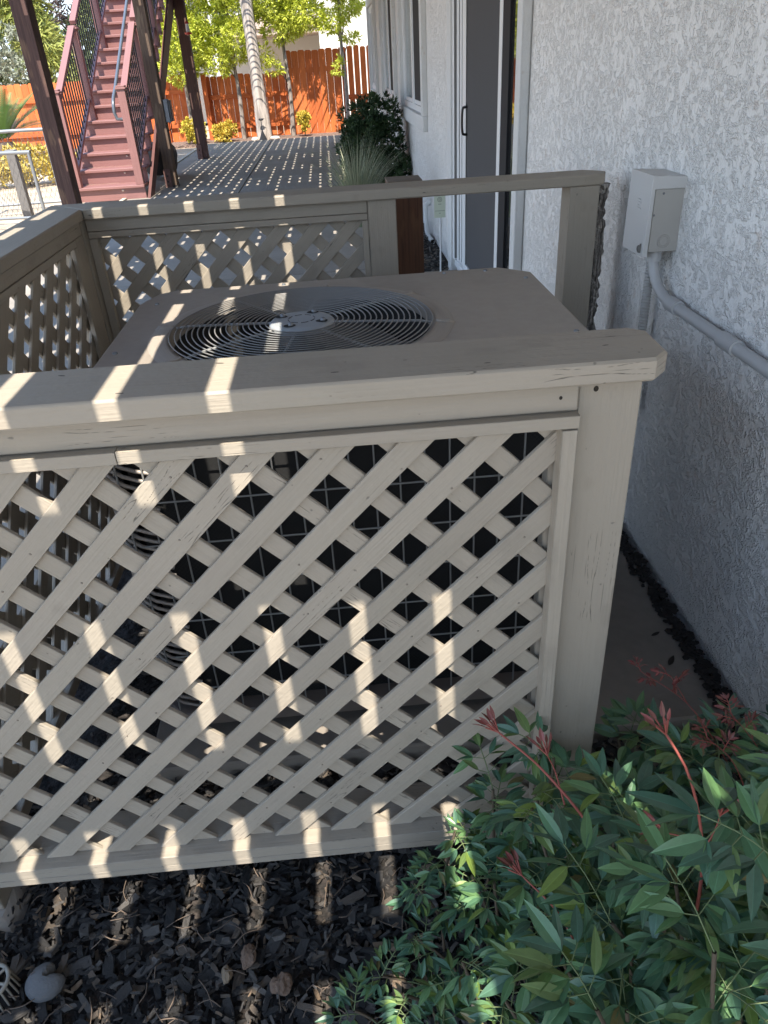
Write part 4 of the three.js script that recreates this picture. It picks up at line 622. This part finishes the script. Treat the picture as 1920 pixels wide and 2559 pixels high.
{
  const t = thing('yard_sign', 'small pale yard sign on a thin white stake beside the sliding door', 'sign', [0.31, -0.05, -4.3]);
  const cv = document.createElement('canvas'); cv.width = 128; cv.height = 256; const x = cv.getContext('2d'); x.fillStyle = '#dfe8d2'; x.fillRect(0, 0, 128, 256); x.strokeStyle = '#8f9a86'; x.lineWidth = 6; x.beginPath(); x.arc(64, 62, 24, 0, 7); x.stroke(); x.beginPath(); x.arc(64, 62, 10, 0, 7); x.stroke(); x.fillStyle = '#8f9a86'; x.fillRect(46, 108, 36, 6); x.fillRect(8, 180, 112, 4); x.fillRect(56, 205, 16, 6);
  const ct = new THREE.CanvasTexture(cv); ct.colorSpace = THREE.SRGBColorSpace;
  const g = new THREE.BoxGeometry(0.075, 0.15, 0.004); g.translate(0, 0.62, 0); const pm = std({ color: C(0.78, 0.82, 0.72), roughness: 0.6 }); const pf = std({ map: ct, roughness: 0.6 });
  part('panel', g, [pm, pm, pm, pm, pf, pm], t); part('stake', rod([0, 0, -0.006], [0.006, 0.64, -0.006], 0.006, 8), white, t);
}
{ const t = thing('drain_pipe', 'small white drain pipe bent down the wall foot behind the yard sign', 'pipe', [0, 0, 0]); part('pipe', tube([[0.53, 0.25, -6.5], [0.49, 0.24, -6.5], [0.475, 0.2, -6.5], [0.475, 0.02, -6.46], [0.478, -0.02, -6.42], [0.485, -0.03, -6.1]], 0.022, 50, 12), white, t); part('collar', rod([0.49, 0.243, -6.5], [0.522, 0.25, -6.5], 0.03, 12), white, t); }

// ---------------------------------------------------------------- mulch
{
  const r = rng(1001), mat = std({ roughness: 0.6, bumpMap: woodBump, bumpScale: 0.006 });
  const shard = s => { const q = rng(s), g = new THREE.BoxGeometry(1, 1, 1, 3, 1, 2), p = g.attributes.position; for (let i = 0; i < p.count; i++) { const x = p.getX(i), y = p.getY(i), z = p.getZ(i), k = Math.abs(x) > 0.4 ? 0.82 + 0.15 * Math.sin(s * 3 + z * 9) : 1; p.setXYZ(i, x + 0.10 * Math.sin(z * 11 + s) , y * k + 0.14 * x * x * Math.sin(s) + 0.12 * Math.sin(x * 8 + z * 6 + s), z * k + 0.06 * Math.sin(x * 5 + s * 2)); } const n = ni(g); n.computeVertexNormals(); return grain(n, 'x'); };
  const zones = [[-1.36, 0.5, -0.3, 0.95, 25000, 1], [-1.14, -0.06, -1.72, -0.3, 3000, 0.9], [-0.06, 0.5, -2.85, -1.48, 1500, 1], [-0.03, 0.5, -7.1, -4.8, 2600, 1.2]], V = 4, M = Array.from({ length: V }, () => []), o = new THREE.Object3D();
  for (const [x0, x1, z0, z1, n, k] of zones) for (let i = 0; i < n; i++) {
    const x = x0 + r() * (x1 - x0), z = z0 + r() * (z1 - z0), onPad = x > -0.96 && x < 0.49 && z < -0.31 && z > -1.48; if (onPad) continue;
    const big = r() < 0.13, L = (big ? 0.022 + r() * 0.026 : 0.006 + r() * 0.017) * k, w = L * (big ? 0.22 + r() * 0.3 : 0.12 + r() * 0.34), th = Math.min(0.009, L * (0.1 + r() * 0.16));
    o.position.set(x, -0.045 + 0.012 * fbm(x * 0.2 + 0.5, z * 0.2 + 0.5, 20, 20, 3, 7) + r() * 0.024, z); o.rotation.set((r() - 0.5) * 0.9, r() * 6.28, (r() - 0.5) * 0.8); o.scale.set(L, th, w); o.updateMatrix();
    const t = r(), g = r(); let c = t < 0.6 ? [0.034 + g * 0.035, 0.032 + g * 0.032, 0.031 + g * 0.03] : t < 0.86 ? [0.13 + g * 0.11, 0.118 + g * 0.1, 0.107 + g * 0.09] : t < 0.965 ? [0.22, 0.175, 0.135] : [0.42, 0.30, 0.2];
    M[Math.floor(r() * V)].push([o.matrix.clone(), C(...c)]);
  }
  for (let v = 0; v < V; v++) { const im = new THREE.InstancedMesh(shard(v + 1), mat, M[v].length); M[v].forEach(([m, c], i) => { im.setMatrixAt(i, m); im.setColorAt(i, c); }); im.name = numbered('bark_mulch'); im.castShadow = im.receiveShadow = true; scene.add(im); tag(im, ['black bark mulch chips strewn around the lattice enclosure', 'dark slivers of bark mulch mixed over the planting bed', 'angular black mulch chips scattered over the bed', 'greyish bark chips lying among the black mulch'][v], 'mulch', null, 'stuff'); }
  // fibres, dry stems and leaf bits
  const F = [], D = rng(77); for (let i = 0; i < 520; i++) { const x = -1.3 + D() * 1.8, z = -0.1 + D() * 0.8, a = D() * 6.28, L = 0.012 + D() * 0.05, b = (D() - 0.5) * 0.02; F.push(tube([[x, -0.012 + D() * 0.01, z], [x + Math.cos(a) * L * 0.5 - Math.sin(a) * b, -0.006 + D() * 0.012, z + Math.sin(a) * L * 0.5 + Math.cos(a) * b], [x + Math.cos(a) * L, -0.012 + D() * 0.012, z + Math.sin(a) * L]], 0.0007 + D() * 0.0006, 4, 4)); }
  tag(part('dry_fibres', merge(F), std({ color: C(0.13, 0.095, 0.07), roughness: 0.9 }), scene), 'thin dry stems and fibres caught on the mulch surface', 'dry stems', null, 'stuff');
  // litter along the gap between pad and wall
  const G = [], q = rng(91); for (let i = 0; i < 420; i++) { const z = -1.4 + q() * 1.1, g = new THREE.IcosahedronGeometry(0.003 + q() * 0.007, 0); g.scale(1 + q(), 0.5, 1 + q()); g.rotateY(q() * 6); g.translate(0.478 + (q() - 0.5) * 0.03 * (1 + q()), 0.003 + q() * 0.004, z); G.push(g); }
  tag(part('leaf_litter', merge(G), std({ color: C(0.02, 0.016, 0.014), roughness: 1 }), scene), 'dark debris packed in the joint between pad and stucco wall', 'debris', null, 'stuff');
}
{ // dead leaves on the pad
  const leaf = (x, z, a, L) => { const s = new THREE.Shape(); s.moveTo(-L / 2, 0); s.quadraticCurveTo(0, L * 0.32, L / 2, 0); s.quadraticCurveTo(0, -L * 0.3, -L / 2, 0); const g = new THREE.ExtrudeGeometry(s, { depth: 0.0012, bevelEnabled: false, curveSegments: 6 }); g.rotateX(-Math.PI / 2); const p = g.attributes.position; for (let i = 0; i < p.count; i++) p.setY(i, p.getY(i) + 0.0015 + 4 * p.getX(i) * p.getX(i)); g.rotateY(a); g.translate(x, 0.001, z); g.computeVertexNormals(); return g; };
  const m = std({ color: C(0.025, 0.018, 0.014), roughness: 0.9 });
  for (const [x, z, a, L, lab] of [[0.155, -0.72, 0.1, 0.038, 'dead dark leaf lying alone mid-pad behind the front post'], [0.41, -0.63, 0.4, 0.032, 'dead dark leaf on the pad closest to the wall joint'], [0.41, -0.52, 0.9, 0.045, 'long dead leaf on the pad near its front right corner']]) tag(part('dead_leaf', leaf(x, z, a, L), m, scene), lab, 'leaf');
}
// small things lying in the mulch
{ // two-lobed grey stone
  const g = new THREE.IcosahedronGeometry(1, 5), p = g.attributes.position; for (let i = 0; i < p.count; i++) { const x = p.getX(i), y = p.getY(i), z = p.getZ(i), a = Math.atan2(z, x), notch = 1 - 0.55 * Math.exp(-Math.pow((a + 1.05) / 0.4, 2)) * (1 - y * y * 0.25), n = notch * (1 + 0.06 * fbm(x * 0.1 + 0.5, y * 0.1 + z * 0.1 + 0.5, 12, 12, 3, 9)); p.setXYZ(i, x * n * 0.037, y * n * 0.022, z * n * 0.034); } g.computeVertexNormals(); g.rotateY(-0.25); g.translate(-1.05, -0.014, 0.142);
  tag(part('stone', g, std({ color: C(0.14, 0.143, 0.147), map: concCol, bumpMap: concBump, bumpScale: 0.0015, roughness: 0.85 }), scene), 'smooth grey two-lobed stone on the mulch at lower left', 'stone');
}
const cone = std({ color: C(0.15, 0.1, 0.07), roughness: 0.95 });
rock('seed_cone', 'small brown seed cone in the mulch nearest the middle, slightly upright', 'seed cone', [-0.672, -0.012, 0.135], 0.014, 0.012, 0.022, 14, cone, 0.6); rock('seed_cone', 'lumpy brown seed cone beside the lone sun stripe at the bottom', 'seed cone', [-0.607, -0.012, 0.19], 0.018, 0.014, 0.02, 24, cone, 0.6); rock('seed_cone', 'tiny tan seed cone left of the other two cones', 'seed cone', [-0.71, -0.014, 0.163], 0.010, 0.010, 0.014, 34, std({ color: C(0.2, 0.15, 0.1), roughness: 0.95 }), 0.6);
{ // drain grate dome
  const t = thing('drain_grate', 'bone coloured slotted drain cap with black ribs at the lower left edge', 'drain cap', [-1.143, -0.034, 0.147]); const m = std({ color: C(0.27, 0.25, 0.21), roughness: 0.6 });
  const rim = new THREE.TorusGeometry(0.032, 0.004, 8, 32); rim.rotateX(Math.PI / 2); rim.translate(0, 0.045, 0); part('rim', rim, m, t);
  const c = new THREE.CylinderGeometry(0.03, 0.038, 0.043, 28, 1, true); c.translate(0, 0.0215, 0); part('sleeve', c, blackMetal, t);
  for (let k = 0; k < 20; k++) { const a = k / 20 * Math.PI * 2; part('rib', rod([Math.cos(a) * 0.04, 0, Math.sin(a) * 0.04], [Math.cos(a) * 0.033, 0.044, Math.sin(a) * 0.033], 0.0022, 5), m, t); }
  for (let k = 0; k < 6; k++) { const a = k / 6 * Math.PI * 2 + 0.2; part('spoke', rod([0, 0.046, 0], [Math.cos(a) * 0.03, 0.046, Math.sin(a) * 0.03], 0.003, 6), m, t); }
}

// ---------------------------------------------------------------- heavenly bamboo shrub in the foreground
{
  const t = thing('nandina_shrub', 'green leafy shrub with red new shoots at the lower right against the post', 'shrub', [0.1, -0.04, 0.32]);
  const BASE = new THREE.Vector3(0.1, -0.04, 0.32), r = rng(2024);
  const leafVar = (L, W, fold, curl, seed) => { // pointed leaflet along +x, folded on its midrib
    const n = 7, pos = [], q = rng(seed), prof = u => Math.pow(Math.sin(Math.PI * Math.pow(u, 0.78)), 0.95) * W * 0.5; const P = (u, s) => { const w = prof(u) * s, y = Math.abs(w) * fold - curl * L * u * u + 0.006 * L * Math.sin(u * 9 + seed) * s; return [u * L, y, w]; };
    for (let i = 0; i < n; i++) { const u0 = i / n, u1 = (i + 1) / n; for (const s of [-1, 1]) { const a = P(u0, 0), b = P(u1, 0), c = P(u0, s), d = P(u1, s); const T = s > 0 ? [a, c, b, b, c, d] : [a, b, c, b, d, c]; for (const v of T) pos.push(...v); } }
    const g = new THREE.BufferGeometry(); g.setAttribute('position', new THREE.Float32BufferAttribute(pos, 3)); g.computeVertexNormals(); const uv = []; for (let i = 0; i < pos.length; i += 3) uv.push(pos[i] / L, 0.5 + pos[i + 2] / W); g.setAttribute('uv', new THREE.Float32BufferAttribute(uv, 2)); return g;
  };
  const vars = []; for (let i = 0; i < 8; i++) vars.push(leafVar(1, 0.26 + 0.03 * (i % 4), 0.18 + 0.1 * (i % 3), 0.04 + 0.05 * (i % 4), i + 1));
  const veins = tex(128, 128, (u, v) => { const d = Math.abs(v - 0.5), mid = sst(0.03, 0.012, d), s = sst(0.82, 0.97, Math.sin((u * 9 - d * 7) * 6.28)) * 0.22; const k = 0.92 + 0.1 * fbm(u, v, 8, 8, 3, 211) + mid * 0.55 + s * 0.3; return [k * 0.8, k * 0.8, k * 0.75]; }, { color: true });
  const lm = (c, tr = 0.22) => new THREE.MeshPhysicalMaterial({ color: C(...c), map: veins, roughness: 0.4, side: THREE.DoubleSide, transmission: tr, thickness: 0 });
  const greens = [[0.13, 0.27, 0.135], [0.105, 0.235, 0.13], [0.16, 0.31, 0.125], [0.095, 0.21, 0.135], [0.25, 0.37, 0.08], [0.18, 0.28, 0.09], [0.085, 0.185, 0.12], [0.28, 0.23, 0.09]].map(c => lm(c)), reds = [[0.33, 0.075, 0.07], [0.27, 0.085, 0.06], [0.37, 0.12, 0.11]].map(c => lm(c, 0.15));
  const stemG = std({ color: C(0.13, 0.17, 0.07), roughness: 0.6 }), stemR = std({ color: C(0.30, 0.075, 0.055), roughness: 0.55 }), stemB = std({ color: C(0.10, 0.075, 0.05), roughness: 0.8 });
  const leaves = [], stG = [], stR = [], stB = [];
  const up = new THREE.Vector3(0, 1, 0);
  function addLeaf(p, d, L, red) { leaves.push({ p: p.clone(), d: d.clone().normalize(), L, red, roll: (r() - 0.5) * 1.3 }); }
  // a pinnate spray: rachis from p along d with paired three-leaf groups
  function spray(p, d, len, leafL, red) {
    const side = new THREE.Vector3().crossVectors(d, up).normalize(), nn = 3 + Math.floor(r() * 2), end = p.clone().addScaledVector(d, len).add(new THREE.Vector3(0, -0.12 * len, 0)), mid = p.clone().addScaledVector(d, len * 0.5).add(new THREE.Vector3(0, 0.03 * len, 0));
    const cv = new THREE.CatmullRomCurve3([p, mid, end]); (red ? stR : stG).push(new THREE.TubeGeometry(cv, 5, red ? 0.0012 : 0.001, 4));
    for (let i = 1; i <= nn; i++) {
      const u = i / nn, q = cv.getPoint(u), dd = cv.getTangent(u);
      if (i === nn) { for (const s of [-0.75, 0, 0.75]) addLeaf(q, dd.clone().addScaledVector(side, s * (0.8 + r() * 0.4)).add(new THREE.Vector3(0, (r() - 0.6) * 0.4, 0)), leafL * (s === 0 ? 1.15 : 0.95) * (0.85 + r() * 0.3), red); }
      else for (const s of [-1, 1]) {
        const bd = dd.clone().multiplyScalar(0.45).addScaledVector(side, s).add(new THREE.Vector3(0, (r() - 0.45) * 0.5, 0)).normalize(), bl = leafL * (0.35 + r() * 0.35) * (1 - 0.4 * u), e = q.clone().addScaledVector(bd, bl);
        (red ? stR : stG).push(rod(q.toArray(), e.toArray(), 0.0008, 4));
        for (const k of [-0.8, 0, 0.8]) if (r() > (red ? 0.5 : 0.12)) addLeaf(e, bd.clone().addScaledVector(dd, k * 0.7).add(new THREE.Vector3(0, (r() - 0.65) * 0.45, 0)), leafL * (0.75 + r() * 0.45), red);
      }
    }
  }
  // canes: [base x, base z, top x, top y, top z, sprays, leaf length]
  const canes = [];
  for (let i = 0; i < 46; i++) {
    const u = r(), v = r(), bx = -0.13 + 0.5 * u, bz = 0.06 + 0.5 * v, lean = 0.06 + 0.1 * r(), a = r() * 6.28;
    const h = Math.min(0.24 + 0.62 * bz, (0.20 + 0.20 * sst(-0.3, 0.15, bx) + 0.12 * r()) * (bx < -0.1 ? 0.85 : 1));
    if (bx < 0.02 && bz < 0.15) continue; canes.push([bx, bz, bx + Math.cos(a) * lean - 0.04, h, bz + Math.sin(a) * lean, 4 + Math.floor(r() * 2), 0.041 + 0.016 * r()]);
  }
  canes.push([-0.24, 0.3, -0.29, 0.2, 0.29, 4, 0.036], [-0.2, 0.38, -0.24, 0.24, 0.37, 4, 0.04], [-0.28, 0.36, -0.34, 0.15, 0.35, 4, 0.033], [-0.18, 0.2, -0.22, 0.24, 0.19, 4, 0.038], [-0.33, 0.31, -0.38, 0.13, 0.3, 4, 0.03], [-0.15, 0.3, -0.17, 0.27, 0.29, 4, 0.042], [-0.22, 0.16, -0.25, 0.2, 0.15, 4, 0.034]);
  canes.push([-0.27, 0.22, -0.36, 0.12, 0.2, 4, 0.026], [-0.3, 0.15, -0.35, 0.16, 0.13, 4, 0.028], [-0.34, 0.26, -0.42, 0.1, 0.25, 3, 0.026], [-0.28, 0.1, -0.27, 0.24, 0.09, 4, 0.034], [-0.22, 0.08, -0.2, 0.32, 0.07, 5, 0.04], [-0.12, 0.12, -0.1, 0.40, 0.08, 5, 0.045], [-0.4, 0.31, -0.47, 0.08, 0.29, 3, 0.028]);
  canes.push([0.2, 0.06, 0.16, 0.28, 0.0, 4, 0.05], [0.3, 0.04, 0.27, 0.30, 0.0, 4, 0.05], [0.4, 0.05, 0.36, 0.31, 0.02, 4, 0.05], [0.1, 0.04, 0.06, 0.30, -0.03, 4, 0.055], [0.12, 0.45, 0.03, 0.66, 0.46, 5, 0.062], [0.2, 0.4, 0.14, 0.62, 0.38, 5, 0.06], [0.02, 0.5, -0.05, 0.58, 0.5, 5, 0.055]);
  for (const [bx, bz, tx, ty, tz, n, ll] of canes) {
    const A = new THREE.Vector3(bx, -0.05, bz), B = new THREE.Vector3(tx, ty, tz), cv = new THREE.CatmullRomCurve3([A, A.clone().lerp(B, 0.5).add(new THREE.Vector3((r() - 0.5) * 0.03, 0.03, (r() - 0.5) * 0.03)), B]);
    stB.push(new THREE.TubeGeometry(cv, 8, 0.0028, 5));
    for (let k = 0; k < n; k++) { const u = 0.42 + 0.58 * (k + 1) / n, p = cv.getPoint(Math.min(1, u)), a = k * 2.4 + r() * 1.2, el = 0.15 + 0.55 * (k / n) + (r() - 0.5) * 0.3; spray(p, new THREE.Vector3(Math.cos(a) * Math.cos(el), Math.sin(el), Math.sin(a) * Math.cos(el)), ll * (1.3 + r() * 0.8), ll, false); }
  }
  // red shoots
  const shoot = (pts, n, ll, rad) => { const cv = new THREE.CatmullRomCurve3(pts.map(p => new THREE.Vector3(...p))); stR.push(taper(pts, rad, rad * 0.5, 12, 6)); for (let k = 0; k < n; k++) { const u = 0.5 + 0.5 * (k + 1) / n, p = cv.getPoint(Math.min(1, u)), d = cv.getTangent(Math.min(1, u)), a = k * 2.4 + 0.6; d.multiplyScalar(0.8).add(new THREE.Vector3(Math.cos(a) * 0.8, 0.15, Math.sin(a) * 0.8)).normalize(); spray(p, d, ll * 1.6, ll, true); } };
  shoot([[0.26, 0.26, 0.04], [0.20, 0.345, -0.06], [0.125, 0.385, -0.115]], 3, 0.015, 0.0014); shoot([[0.20, 0.345, -0.06], [0.18, 0.38, -0.07], [0.165, 0.405, -0.075]], 2, 0.018, 0.0011); shoot([[0.33, 0.26, 0.08], [0.28, 0.34, 0.03], [0.25, 0.375, 0.0]], 3, 0.018, 0.0014); shoot([[0.24, 0.28, 0.15], [0.20, 0.38, 0.10], [0.17, 0.40, 0.07]], 3, 0.017, 0.0014);
  const stalk = (pts, rad) => { stR.push(taper(pts, rad, rad * 0.55, 16, 6)); const e = new THREE.Vector3(...pts[pts.length - 1]), d = e.clone().sub(new THREE.Vector3(...pts[pts.length - 2])).normalize(); for (let i = 0; i < 6; i++) { const a = i * 1.05 + r() * 0.5, q = d.clone().multiplyScalar(0.9).add(new THREE.Vector3(Math.cos(a) * 0.5, 0.1, Math.sin(a) * 0.5)).normalize(); stR.push(rod(e.toArray(), e.clone().addScaledVector(q, 0.022).toArray(), 0.0013, 5)); addLeaf(e.clone().addScaledVector(q, 0.02), q, 0.017 + r() * 0.008, true); } };
  stalk([[0.03, 0.30, 0.36], [0.025, 0.50, 0.335], [0.0, 0.62, 0.30], [-0.025, 0.665, 0.275]], 0.0030); stalk([[-0.02, 0.30, 0.34], [-0.08, 0.42, 0.25], [-0.15, 0.49, 0.17], [-0.205, 0.515, 0.115]], 0.0028); stalk([[-0.11, 0.25, 0.36], [-0.15, 0.34, 0.31], [-0.195, 0.365, 0.26]], 0.002); stalk([[-0.12, 0.445, 0.205], [-0.125, 0.47, 0.16], [-0.13, 0.475, 0.135]], 0.0015); stalk([[0.025, 0.50, 0.335], [0.0, 0.52, 0.325], [-0.02, 0.525, 0.32]], 0.0014); stalk([[0.02, 0.48, 0.337], [0.045, 0.525, 0.32], [0.05, 0.545, 0.315]], 0.0014);
  // nearest leaves are parts of their own, the rest one mass
  const cam = camera.position; leaves.forEach(l => { const d = l.p.clone().sub(cam); l.s = l.L / d.length() * (d.z < 0 ? 1 : 0.7) + (l.red ? 0.02 : 0); });
  leaves.sort((a, b) => b.s - a.s);
  const M = new THREE.Matrix4(), X = new THREE.Vector3(), Y = new THREE.Vector3(), Z = new THREE.Vector3(), rest = { g: [[], [], [], [], [], [], [], []], r: [[], [], []] };
  leaves.forEach((l, i) => {
    X.copy(l.d); Z.crossVectors(X, up); if (Z.lengthSq() < 1e-3) Z.set(1, 0, 0); Z.normalize(); Y.crossVectors(Z, X); const q = new THREE.Quaternion().setFromAxisAngle(X, l.roll); Y.applyQuaternion(q); Z.applyQuaternion(q);
    M.makeBasis(X.clone().multiplyScalar(l.L), Y.clone().multiplyScalar(l.L), Z.clone().multiplyScalar(l.L)); M.setPosition(l.p.clone().sub(BASE)); const geo = vars[i % 8], k = l.red ? i % 3 : (r() < 0.05 ? 4 : r() < 0.015 ? 7 : r() < 0.3 ? 5 + Math.floor(r() * 2) : Math.floor(r() * 4));
    if (i < 300) { const m = part('leaf', geo, l.red ? reds[k] : greens[k], t); m.matrix.copy(M); m.matrix.decompose(m.position, m.quaternion, m.scale); }
    else (l.red ? rest.r : rest.g)[k].push(geo.clone().applyMatrix4(M));
  });
  rest.g.forEach((L, k) => { if (L.length) part('foliage', merge(L), greens[k], t).userData.kind = 'stuff'; }); rest.r.forEach((L, k) => { if (L.length) tag(part('new_shoots', merge(L), reds[k], t), 'red new leaves').userData.kind = 'stuff'; });
  const mv = g => { g.translate(-BASE.x, -BASE.y, -BASE.z); return g; };
  part('cane', mv(merge(stB)), stemB, t); part('leaf_stalk', mv(merge(stG)), stemG, t); tag(part('red_stalk', mv(merge(stR)), stemR, t), 'red young stalks');
  console.log('leaves', leaves.length);
}

scene.traverse(o => { if (o.isMesh) { o.castShadow = true; o.receiveShadow = true; } });
renderer.render(scene, camera);
